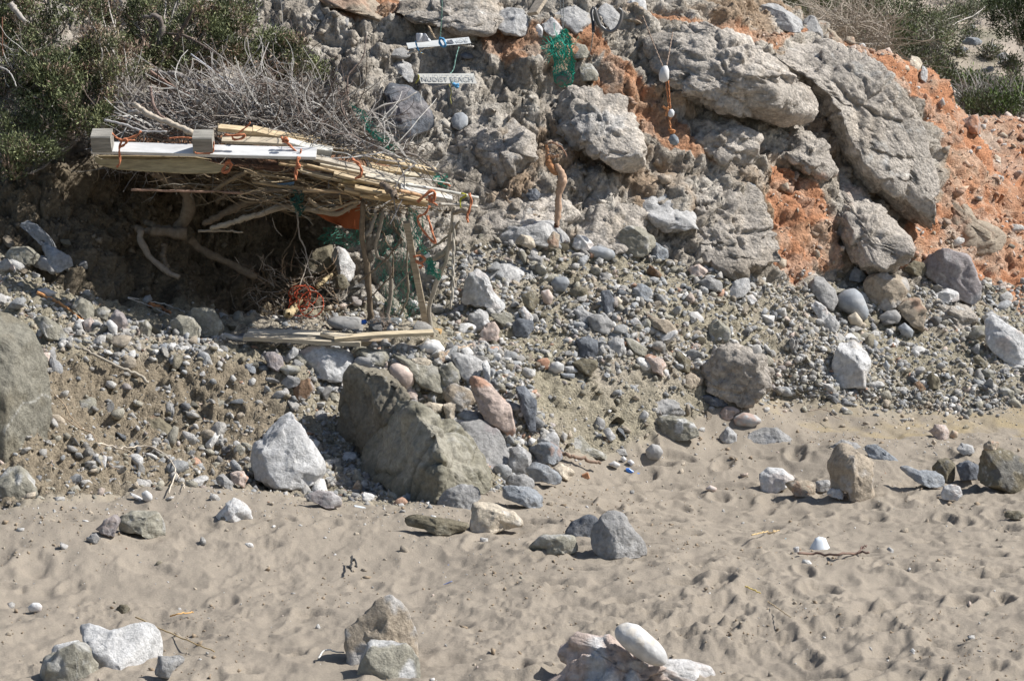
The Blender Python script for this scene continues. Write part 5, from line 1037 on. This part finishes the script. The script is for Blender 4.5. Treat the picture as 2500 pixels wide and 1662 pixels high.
for E, l in ((E1, [(BL, '1470,380 1480,420 1500,470 1530,495', Ys1 - .02, .006), (BL, '1700,345 1690,390 1720,430 1745,420 1730,370 1700,350', Ys1 - .03, .009), (GC, '1715,-40 1712,120 1705,250 1697,350', (Ys1 - .3, Ys1 - .02), .0045), ((.42, .33, .15), '1505,470 1520,490 1540,500', Ys1 - .02, .006)]),
             (E2, [(GC, '1870,435 1845,520 1820,640 1785,690 1800,740 1810,775', (Ys1, Ys2 - .02), .004), (BL, '1815,770 1840,790 1860,805 1830,790 1870,780', Ys2 - .02, .012), ((.42, .40, .15), '1780,780 1800,850 1790,900 1800,960', Ys2 - .03, .004), ((.45, .42, .1), '1495,690 1500,720 1470,770', Ys2 - .02, .006)])):
    for c, s, Y, r in l:
        m = MB(); rope(m, pth('10', s, Y), r, c); m.build('cord', 'fibre', E, smooth=True)
for E, s, Y, r in ((E1, '1400,500 1500,465 1640,430', Ys1 + .03, .008), (E1, '1900,412 1950,425 2000,430', Ys1 + .03, .008), (E2, '1650,800 1730,785 1800,772', Ys2 + .02, .006)):
    limb('stick', '10', s, Y, r, r * .8, (.62, .58, .52), E)
limb('stick', '10', '1590,245 1620,300 1650,355', Ys1, .006, .005, (.5, .38, .26), E1)
sheet('10', '1480,305 1565,310 1610,385 1480,395', (Ys1 - .01, Ys1 - .01), (.72, .73, .76), 'plastic_film', 'plastic', parent=E1, n=8, fold=.018)
# green net bag with a stone in it
pb = at(*pp('20', '470,270')[0], 17.7); NB = empty('net_bag', at(*pp('20', '475,790')[0], 17.7), 'green fishing net bag holding a stone, hanging on dark cords from the cliff top', 'net bag')
def bagS(u, v):
    prof = [(0, 18), (.06, 30), (.12, 55), (.22, 92), (.35, 95), (.5, 88), (.75, 90), (.9, 84), (.97, 55), (1, 20)]
    r = np.interp(v, [p[0] for p in prof], [p[1] for p in prof]) * .26494 * 17.7 / F_PX; z = 275 + v * 520; cx = 480 - 30 * math.exp(-((v - .3) / .12) ** 2)
    c = at(*pp('20', '%f,%f' % (cx, z))[0], 17.7); a = u * 2 * math.pi; return c + A_([math.cos(a) * r, math.sin(a) * r * .7, 0])
netting(bagS, 20, 30, .0022, (.03, .34, .24), 'netting', NB, 11, .05)
m = tangle(90, '1346,95 1375,85 1395,100 1398,150 1345,140 1335,115', lambda x, z: 17.62, (.05, .16), (.002, .0035), [(.02, .30, .21), (.04, .38, .28)], 12, (1.4, .4), curl=.7); m.build('net_folds', 'fibre', NB)['kind'] = 'stuff'
m = tangle(26, '1318,105 1345,110 1345,130 1325,128', lambda x, z: 17.6, (.04, .1), (.002, .003), [(.02, .2, .15)], 13, (.5, .8), curl=.9); m.build('net_tuft', 'fibre', NB)['kind'] = 'stuff'
for s in ('440,-30 450,120 468,270', '472,-30 472,120 474,270'):
    m = MB(); rope(m, pth('20', s, (17.9, 17.7)), .003, (.16, .17, .17)); m.build('cord', 'fibre', NB, smooth=True)
V, F = ICO[3]; c = at(*pp('20', '475,725')[0], 17.7); Vs = V * A_([.066, .05, .055]) * (1 + .12 * fbm(V * 2, 3, 9))[:, None] + c
o = mk('stone', Vs, F, A_([.22, .21, .19]), 'rock', NB, smooth=True)
# frayed grey cord and black hose, plank at the top
def cordthing(name, label, cat, lst, t='20'):
    m = MB()
    for s, Y, r, c in lst: rope(m, pth(t, s, Y), r, c)
    q = pth(t, lst[0][0], lst[0][1])[-1]; return tag(m.build(name, 'fibre', smooth=True, base=q), label, cat)
cordthing('frayed_cord', 'short grey cord with frayed ends hanging left of the orange crevice', 'cord', [('745,300 735,400 715,500', (17.6, 17.65), .004, (.34, .31, .28)), ('715,500 695,540 690,560', 17.65, .004, (.22, .18, .14)), ('715,500 725,545 735,585', 17.65, .004, (.22, .18, .14)), ('700,500 730,520 700,530', 17.64, .006, (.25, .2, .16))])
HZ = empty('rubber_hose', pth('20', '880,290', 17.75)[0], 'dark rubber hose looped round the oval rock at the cliff top', 'hose')
for s, Y, r, c in (('750,70 735,130 745,200 750,300', (17.8, 17.65), .012, (.035, .033, .032)), ('760,70 790,180 830,260 900,295 960,265 1000,190 1010,110 980,80', 17.66, .012, (.17, .16, .155)), ('800,45 770,80 740,110', 17.8, .012, (.05, .05, .05)), ('770,120 800,220 860,280', 17.68, .014, (.07, .065, .06))):
    P = curve(pth('20', s, Y), 26); m = MB(); m.tube(P, r, c, 8); m.build('tube', 'plastic', HZ, smooth=True)
q = pp('20', '190,130 330,-90'); m = MB(); m.box(at(*q[0], 17.75), at(*q[1], 17.9), .095, .03, (.50, .42, .33), wdir=(.9, -.5, .3)); tag(m.build('timber_board', 'wood'), 'tan board leaning between the rocks at the top of the cliff', 'board')
# buoy chain
BC = empty('buoy_chain', pth('20', '1480,1340', 17.7)[0], 'string of white floats and a grey stone on orange rope hanging down the cliff', 'mobile')
for s, Y, r, c in (('1205,150 1290,370 1388,610', (17.6, 17.3), .005, (.36, .27, .21)), ('1480,300 1455,450 1425,605', (17.6, 17.3), .005, (.36, .27, .21)), ('1418,745 1432,880 1445,1005', 17.3, .0055, (.62, .26, .12)), ('1440,745 1450,880 1460,1005', 17.3, .0055, (.62, .26, .12)),
                   ('1385,980 1420,1000 1440,990 1430,1030 1415,1070', 17.3, .010, (.70, .32, .14)), ('1440,1080 1470,1090 1450,1100 1455,1140 1462,1190', 17.3, .007, (.66, .3, .14)), ('1440,1190 1500,1215 1460,1220 1480,1195', 17.3, .010, (.75, .33, .14))):
    m = MB(); rope(m, pth('20', s, Y), r, c); m.build('rope', 'fibre', BC, smooth=True)
def blob(t, s, Y, c, name, par, mat, dr=.8, seed=1, nz=.08):
    q = pth(t, s, Y); c3 = np.mean(q, 0); D, F = ICO[3]; ang = np.arctan2(D[:, 2], D[:, 0]); rr = np.hypot(D[:, 0], D[:, 2]); poly = [(p[0], p[2]) for p in q]; Rd = radial(poly, c3[0], c3[2], ang)
    V = np.stack([Rd * rr * np.cos(ang), D[:, 1] * Rd.mean() * dr, Rd * rr * np.sin(ang)], 1); V *= (1 + nz * fbm(D * 2 + seed, 3, seed))[:, None]; return mk(name, V + c3, F, A_(c), mat, par, smooth=True)
blob('20', '1350,690 1372,630 1400,605 1432,605 1448,650 1445,745 1400,765 1360,750', 17.3, (.66, .65, .64), 'float', BC, 'plastic')
blob('20', '1435,1040 1450,1010 1480,1005 1497,1030 1492,1070 1465,1090 1440,1075', 17.3, (.70, .70, .70), 'float', BC, 'plastic')
blob('20', '1438,1290 1465,1240 1500,1235 1530,1270 1538,1315 1515,1345 1460,1330', 17.3, (.30, .33, .36), 'stone', BC, 'rock', nz=.2)
# driftwood figure on the ledge
DF = empty('driftwood_figure', pth('Z7', '365,1400', 17.0)[0], 'upright reddish driftwood piece with a tangled top standing on the grey ledge stone', 'driftwood')
for s, rs, c, k in (('365,1410 385,1250 400,1100 405,950 440,800 465,690 440,590 390,500 370,440', [.014, .022, .022, .019, .026, .034, .028, .022, .016], (.50, .34, .24), .0), ('345,1300 355,1100 370,900 385,700', [.005, .006, .006, .008], (.42, .30, .2), 0),
                    ('360,600 300,520 255,420 235,300 215,150', [.016, .024, .025, .016, .010], (.48, .24, .12), 0), ('215,140 290,110 380,150 450,190 500,270 525,335', [.006, .007, .007, .006, .005, .004], (.38, .23, .16), 0), ('240,300 330,330 420,300', [.010, .014, .01], (.45, .27, .17), 0)):
    P = pth('Z7', s, 17.0); C_ = curve(P, 26); rr = np.interp(np.linspace(0, 1, len(C_)), np.linspace(0, 1, len(rs)), rs); m = MB(); m.tube(wob(C_, .002, 3), rr, c, 9, flat=.8); m.build('limb', 'bark', DF, smooth=True)
m = tangle(60, '1335,345 1370,345 1380,375 1350,390 1335,375', lambda x, z: 17.0, (.03, .09), (.0015, .003), [(.06, .05, .05), (.2, .16, .13), (.4, .37, .34)], 15, (.5, 1), curl=1); m.build('tangle', 'fibre', DF)['kind'] = 'stuff'
m = MB(); m.tube(pth('Z7', '365,1350 367,1420', 17.0), .017, (.10, .045, .03), 10); m.build('base', 'bark', DF)
# ------------------------------------------------------------------ juniper bushes and scrub
def bush(name, label, cat, ells, nclu, cols, stem, group=None, sprig=(.018, .040), wd=.0045, per=50, seed=1, kind=None, stemc=(.38, .35, .32), up=.6, clr=.028, twigs=26):
    rg = np.random.default_rng(seed); tot = sum(e[2] * e[3] for e in ells); cen, dirs = [], []
    for (px, py, rx, ry, Y, dp) in ells:
        n = max(4, int(nclu * rx * ry / tot)); k = Y / F_PX; D = rg.normal(0, 1, (n, 3)); D /= np.linalg.norm(D, axis=1)[:, None]; rad = rg.uniform(.25, 1, n) ** .5
        cen.append(at(px, py, Y) + D * rad[:, None] * A_([rx * k, dp, ry * k])); dirs.append(D)
    cen = np.vstack(cen); dirs = np.vstack(dirs); n = len(cen); cw = rg.choice(len(cols), n, p=A_([c[1] for c in cols]) / sum(c[1] for c in cols)); cc = A_([c[0] for c in cols])[cw] * rg.uniform(.45, 1.55, (n, 1))
    keep = fbm(cen * 5 + seed, 2, seed) > -.08; cen, dirs, cc = cen[keep], dirs[keep], cc[keep]; n = len(cen)
    d = np.repeat(dirs, per, 0) * .55 + rg.normal(0, .55, (n * per, 3)) + A_([0, 0, up]); d /= np.linalg.norm(d, axis=1)[:, None]
    b0 = np.repeat(cen, per, 0) + rg.normal(0, clr, (n * per, 3)); L = rg.uniform(*sprig, n * per)[:, None]; s_ = np.cross(d, rg.normal(0, 1, (n * per, 3))); s_ /= np.linalg.norm(s_, axis=1)[:, None]
    V = np.stack([b0, b0 + d * L * .45 + s_ * wd, b0 + d * L, b0 + d * L * .45 - s_ * wd], 1).reshape(-1, 3); F = np.arange(len(V)).reshape(-1, 4)
    C = np.repeat(np.repeat(cc, per, 0) * rg.uniform(.75, 1.25, (n * per, 1)), 4, 0)
    q = at(*stem[:2], stem[2]); E = empty(name, q, label, cat, group); mk('foliage', V, F, C, 'leaf', E)
    m = MB()
    for i in rg.choice(n, min(twigs * 3, n), replace=False):
        e = cen[i]; mid = (q + e) / 2 + rg.normal(0, .06, 3); P = wob(curve([q, mid, e, e + (e - mid) * .15], 9), .008, i); m.tube(P, np.linspace(.012, .002, len(P)) * rg.uniform(.5, 1.2), A_(stemc) * rg.uniform(.7, 1.3), 4, cap=False)
    m.build('branches', 'bark', E); return E
GG = [((.155, .175, .085), 4), ((.22, .235, .12), 3), ((.09, .105, .055), 2.5), ((.29, .21, .155), 1.6), ((.38, .30, .24), .8)]
GB = [((.19, .20, .10), 3), ((.38, .27, .20), 2.5), ((.32, .26, .19), 2), ((.13, .14, .08), 1.5)]
bush('juniper_bush', 'dark green juniper bush filling the upper left corner of the photo', 'bush', [(190, 30, 70, 50, 16.9, .25), (20, 10, 70, 40, 16.8, .2), (40, 40, 90, 60, 16.9, .3), (130, 90, 80, 60, 16.8, .25), (60, 130, 60, 40, 16.7, .2), (-80, 80, 90, 90, 16.9, .3), (30, -60, 150, 60, 17.3, .3)], 820, GG, (60, 190, 17.1), seed=41)
bush('juniper_bush', 'green juniper bush overhanging the shaded bank left of the shelter', 'bush', [(60, 365, 90, 28, 15.95, .12), (10, 410, 50, 24, 15.9, .1), (20, 300, 60, 40, 16.1, .15), (-40, 220, 60, 50, 16.3, .2), (130, 310, 70, 30, 16.1, .15), (110, 200, 80, 60, 16.25, .25), (190, 250, 80, 50, 16.2, .25), (60, 170, 60, 40, 16.3, .2), (230, 290, 60, 30, 16.15, .2), (50, 240, 40, 35, 16.1, .15), (150, 160, 60, 40, 16.4, .2)], 980, GG, (200, 330, 16.6), seed=42)
bush('juniper_bush', 'half dead brownish juniper bush left of the brushwood heap', 'bush', [(250, 120, 70, 50, 16.6, .25), (250, 30, 60, 40, 17.0, .2), (290, 200, 55, 60, 16.4, .25), (220, 170, 50, 50, 16.5, .2), (330, 150, 40, 45, 16.6, .2)], 520, GB, (300, 300, 16.7), seed=43)
bush('juniper_bush', 'tall juniper with two dark stems behind the brushwood heap', 'bush', [(380, 130, 50, 40, 17.0, .2), (560, 110, 60, 40, 17.1, .2), (420, 20, 120, 45, 17.3, .3), (480, 90, 100, 50, 17.2, .25), (350, 60, 50, 60, 17.2, .25), (560, 40, 70, 45, 17.4, .25), (500, 140, 60, 30, 17.1, .2), (420, 160, 60, 30, 17.1, .2)], 800, GG, (400, 210, 17.2), seed=44, per=52)
bush('juniper_bush', 'small green juniper bush at the right end of the brushwood against the grey cliff', 'bush', [(660, 105, 35, 30, 17.3, .12), (720, 125, 38, 32, 17.3, .12), (690, 165, 40, 28, 17.2, .12), (775, 172, 24, 16, 17.3, .08), (640, 160, 30, 30, 17.2, .1)], 210, GG, (690, 215, 17.3), seed=45, per=55, clr=.035)
bush('juniper_bush', 'small juniper at the top edge between the tall juniper and the tan ledge', 'bush', [(600, 10, 45, 25, 17.9, .15), (640, 40, 20, 16, 17.8, .1)], 90, GG, (610, 60, 18.0), seed=46)
for t, s, Y, r0, r1, c, lb in (('00', '1470,620 1450,450 1490,300 1490,200 1430,150 1320,170', (17.0, 16.95), .030, .014, (.20, .17, .15), 'thick dark bent juniper stem in the upper left scrub'),
        ('00', '1570,560 1600,420 1690,260 1780,80', (17.0, 16.95), .022, .010, (.13, .10, .08), 'straight dark juniper stem right of the bent one'),
        ('00', '90,30 150,110 230,200', (16.5, 16.45), .024, .015, (.42, .38, .34), 'pale bare limb in the upper left corner'),
        ('00', '1530,310 1700,330 1880,430 2000,500', (17.0, 16.9), .010, .006, (.18, .14, .12), 'dark side limb of the junipers above the brushwood'),
        ('00', '0,620 80,660 130,740 150,800', (16.1, 16.0), .006, .003, (.5, .47, .44), 'bare grey root hanging at the left edge'),
        ('00', '20,160 22,330 25,520', (16.2, 16.1), .005, .004, (.16, .08, .05), 'thin reddish upright stem at the left edge')):
    o = limb('stem', t, s, Y, r0, r1, c, None, n=20, w=.006); tag(o, lb, 'stem')
GF = [((.125, .15, .07), 4), ((.18, .19, .10), 2), ((.085, .105, .055), 3), ((.24, .22, .18), 1.5)]
GQ = [((.16, .16, .12), 3), ((.20, .18, .15), 3), ((.11, .12, .07), 3)]
F1 = dict(sprig=(.022, .05), wd=.007, clr=.05, per=44, twigs=8)
bush('scrub_bush', 'large green bush on the slope behind the dry bush', 'bush', [(2180, 30, 130, 35, 31, 1.0), (2250, 70, 90, 40, 30, .8), (2290, 80, 40, 34, 29, .6), (2120, 70, 90, 35, 28, .6), (2330, 40, 60, 18, 33, .6), (2400, 5, 60, 12, 34, .6)], 640, GF, (2250, 110, 30), seed=51, **F1)
bush('scrub_bush', 'grey green scrub running down behind the cliff crest', 'bush', [(2150, 90, 90, 50, 26, .7), (2230, 110, 70, 40, 25.5, .7), (2270, 150, 40, 35, 25, .6), (2310, 200, 30, 40, 25, .5)], 420, GQ + GF[:1], (2250, 190, 25.5), seed=52, **F1)
bush('scrub_bush', 'bright green topped hedge-like bush behind the red ledge', 'bush', [(2370, 212, 50, 26, 24.8, .5), (2450, 222, 60, 30, 24.8, .5), (2540, 238, 60, 26, 24.8, .5), (2420, 250, 80, 22, 24.2, .4)], 480, GF + [((.15, .22, .06), 3)], (2430, 290, 24.6), seed=53, up=.6, **F1)
bush('scrub_bush', 'very dark bush at the top right corner', 'bush', [(2490, 40, 60, 60, 28, .8), (2450, 20, 30, 40, 28, .6), (2540, 70, 50, 40, 28, .6)], 420, [((.035, .05, .02), 3), ((.06, .08, .03), 1)], (2495, 110, 28), seed=54, **F1)
bush('scrub_bush', 'low green tuft on the far gravel left of the pale boulders', 'bush', [(2365, 85, 24, 10, 30.5, .3)], 40, GF, (2365, 98, 30.5), seed=55, **F1)
bush('scrub_bush', 'grey scrub in the distance at the top edge left of the dark bush', 'bush', [(2370, 25, 50, 14, 38, .8), (2440, 5, 40, 10, 40, .8), (2330, 0, 60, 12, 42, .8)], 150, GQ, (2370, 45, 38), seed=56, **F1)
bush('scrub_bush', 'green scrub at the top edge above the grey crest rock', 'bush', [(1960, 10, 80, 30, 27, .6), (1900, 0, 60, 20, 27, .5), (2050, 5, 70, 25, 28, .6)], 300, GF + GQ, (1960, 50, 27), seed=57, **F1)
m = tangle(480, '1990,30 2080,20 2170,60 2190,110 2130,125 2060,110 1990,80', lambda x, z: 22.3 + random.random() * 1.0, (.3, .9), (.003, .005), [(.36, .31, .26), (.30, .25, .20), (.42, .37, .31)], 61, (.2, .9), curl=1.3)
tag(m.build('dry_bush', 'bark', base=at(2080, 120, 22.8)), 'tangled dry leafless bush behind the cliff crest', 'bush')
m = tangle(500, '2340,235 2500,245 2500,275 2350,270', lambda x, z: 24.2, (.2, .5), (.003, .005), GT, 62, (1.4, .5), curl=.5); tag(m.build('dry_twigs', 'bark', base=at(2430, 285, 24.3)), 'grey bare twigs under the bright green hedge', 'twigs', kind='stuff')
rg = np.random.default_rng(9)
for ix, (x, z, Y) in enumerate(((2290, 45, 33), (2420, 130, 29.5), (2470, 160, 28), (2330, 130, 29.5))):
    bush('scrub_bush', ('small scrub tuft high on the far slope', 'small scrub tuft right of the largest pale boulder', 'small dark scrub tuft at the right edge of the far gravel', 'small scrub tuft left of the long pale stone on the far gravel')[ix], 'bush', [(x, z, 20, 8, Y, .2)], 26, GF + GQ, (x, z + 8, Y), seed=70 + ix, **F1)
# ------------------------------------------------------------------ roots, sticks and litter
def ground_limb(name, t, s, r0, r1, c, label, cat, lift=.01, mat='bark', k=7, n=20, group=None, w=.004):
    q = pp(t, s); P = []
    for a, b_ in q:
        Y = min(hit(a, b_), dep(a, b_)); p = at(a, b_, Y - (.13 if b_ > line(a, B1) else .05)); P.append(p)
    C_ = wob(curve(P, n), .0012 if r0 < .005 else w, len(s)); m = MB(); m.tube(C_, np.linspace(r0, r1, len(C_)), c, k); o = m.build(name, mat, smooth=True); return tag(o, label, cat, group)
RT = empty('root', at(250, 1085, 14.2), 'pale forked root lying down the left bank', 'root')
for s, r0, r1 in (('900,955 1000,968 1100,1000 1150,978 1200,990 1300,973 1420,990 1500,1050 1580,1112 1620,1220 1590,1310 1555,1410', .0055, .004), ('1620,1220 1650,1270 1690,1330 1700,1370', .004, .002), ('1100,1000 1180,1020 1230,1060', .003, .002)):
    q = pp('02', s); P = [at(a, b_, min(hit(a, b_), dep(a, b_)) - .06) for a, b_ in q]; m = MB(); C_ = wob(curve(P, 30), .003, 4); m.tube(C_, np.linspace(r0, r1, len(C_)), (.62, .54, .44), 6); m.build('branch', 'bark', RT, smooth=True)
for t, s, r0, r1, c, lb, cat in (
        ('02', '760,75 900,150 1100,250 1280,320 1370,390', .009, .011, (.42, .37, .30), 'long grey stick lying across the top of the left bank', 'stick'),
        ('01', '340,1130 500,1200 650,1300 760,1375', .012, .006, (.60, .30, .13), 'orange stick lying down the left scree', 'stick'),
        ('01', '1380,1240 1480,1270 1570,1315', .02, .008, (.40, .19, .09), 'broken reddish bark piece beside the polygonal block', 'wood'),
        ('01', '1180,1175 1400,1210 1580,1260 1700,1305', .005, .004, (.60, .57, .52), 'thin white twig at the shaded left end of the shelter', 'twig'),
        ('01', '1180,1180 1350,1240 1560,1335', .004, .003, (.55, .5, .45), 'second thin twig below the white one at the shelter end', 'twig'),
        ('22', '450,1045 600,1080 820,1138', .014, .010, (.28, .20, .15), 'dark fallen branch lying at the edge of the sand', 'stick'),
        ('12', '1740,120 1850,80 1990,40', .010, .006, (.50, .39, .29), 'short driftwood stick on the stone wall by the tan pitted stone', 'stick'),
        ('03', '1250,985 1500,1100 1750,1210 1975,1302', .0035, .0025, (.46, .33, .17), 'long thin brown straw lying on the sand at lower left', 'straw'),
        ('03', '1570,975 1650,952 1780,940', .0035, .003, (.72, .42, .16), 'short orange straw above the long brown one', 'straw'),
        ('13', '575,1360 620,1300 670,1285 720,1300 810,1308', .004, .003, (.72, .70, .66), 'curled white string on the sand left of the pointed cairn rock', 'string'),
        ('33', '280,395 450,402 650,408 800,392 930,388', .007, .006, (.22, .15, .12), 'dark forked stick lying beside the plastic cup', 'stick'),
        ('33', '830,392 870,350 910,322', .005, .003, (.18, .12, .10), 'upright side twig at the right end of the dark forked stick', 'twig'),
        ('32', '370,655 480,635 560,655 620,705 690,730', .004, .003, (.40, .32, .25), 'crooked thin root on the yellow sand', 'root'),
        ('23', '2210,228 2290,208 2359,195', .004, .003, (.60, .44, .22), 'yellowish straw on the right sand', 'straw'),
        ('33', '0,215 50,195 105,190', .005, .003, (.62, .46, .26), 'bent yellow straw left of the plastic cup', 'straw'),
        ('33', '0,840 100,910 210,985', .003, .002, (.50, .38, .24), 'fine brown straw in the trodden sand', 'straw'),
        ('23', '2150,700 2220,730 2290,765', .004, .003, (.60, .46, .16), 'short yellow straw in the trodden sand', 'straw'),
        ('13', '870,535 890,440 930,520', .006, .005, (.05, .05, .05), 'black bent strip standing in the sand', 'strip'),
        ('02', '500,500 600,600 650,700 780,830', .004, .003, (.42, .32, .22), 'brown root beside the tall slab', 'root'),
        ('02', '560,690 700,790 850,860 900,960', .003, .003, (.40, .30, .21), 'thin brown root above the pale forked root', 'root'),
        ('02', '900,970 960,1060 1020,1160 1100,1190', .003, .002, (.40, .30, .21), 'thin root running down below the pale forked root', 'root')):
    ground_limb('stick' if cat in ('stick', 'twig') else cat, t, s, r0, r1, c, lb, cat)
def scrap(t, s, c, label, cat, name, th=.004, mat='plastic', up=.0):
    q = pp(t, s); cx_ = sum(a for a, _ in q) / len(q); zb = max(b_ for _, b_ in q); Y = hit(cx_, zb) + .01 - up; o = prism(t, s, Y, th, c, name, mat); return tag(o, label, cat)
scrap('22', '1045,1180 1080,1178 1130,1215 1180,1225 1160,1240 1090,1225 1050,1205', (.06, .24, .75), 'bright blue plastic scrap at the edge of the sand', 'scrap', 'plastic_scrap', .02)
scrap('12', '900,1520 960,1530 1080,1555 1070,1575 940,1570', (.68, .72, .76), 'flat white plastic scrap below the great dark boulder', 'scrap', 'plastic_scrap', .03)
scrap('33', '120,305 160,255 172,262 135,312', (.40, .62, .66), 'pale turquoise plastic stick left of the cup', 'scrap', 'plastic_scrap', .006)
scrap('13', '1650,715 1800,650 1812,655 1680,715', (.30, .36, .62), 'lilac blue plastic strip on the sand', 'scrap', 'plastic_scrap', .006)
scrap('23', '310,585 315,520 335,520 342,585', (.62, .28, .08), 'orange wood chip standing in the sand', 'chip', 'wood_chip', .02, 'wood')
scrap('22', '2230,635 2300,655 2310,670 2240,655', (.75, .68, .38), 'pale yellow crumpled scrap above the speckled oval stone', 'scrap', 'plastic_scrap', .02)
scrap('13', '1765,500 1800,500 1800,522 1770,520', (.08, .26, .70), 'tiny blue plastic bit in the middle of the sand', 'scrap', 'plastic_scrap', .01)
scrap('13', '1560,1560 1600,1545 1610,1570', (.6, .2, .1), 'tiny red bit at the bottom edge of the sand', 'scrap', 'plastic_scrap', .01) if False else None
scrap('32', '1910,988 1990,990 1988,1018 1915,1015', (.60, .22, .09), 'orange flake left of the big dark boulder', 'flake', 'stone_flake', .03, 'rock')
scrap('22', '640,1240 700,1215 720,1270 660,1285', (.62, .32, .18), 'orange flat chip on the sand edge below the fallen branch', 'flake', 'stone_flake', .03, 'rock')
# crumpled translucent plastic cup, upside down on the sand
qY = hit(*pp('33', '480,392')[0]); pc = at(*pp('33', '480,392')[0], qY); V, F = lathe([(.064, 0), (.060, .015), (.048, .045), (.036, .068), (.030, .080), (.012, .086), (.001, .086)], 18)
V = np.stack([V[:, 1], V[:, 2], V[:, 0]], 1); V = V * (1 + .10 * fbm(V * 30, 2, 4))[:, None]; tag(mk('plastic_cup', V + pc, F, A_([.72, .76, .80]), 'plastic', smooth=True), 'crumpled whitish plastic cup upside down on the right sand', 'cup')
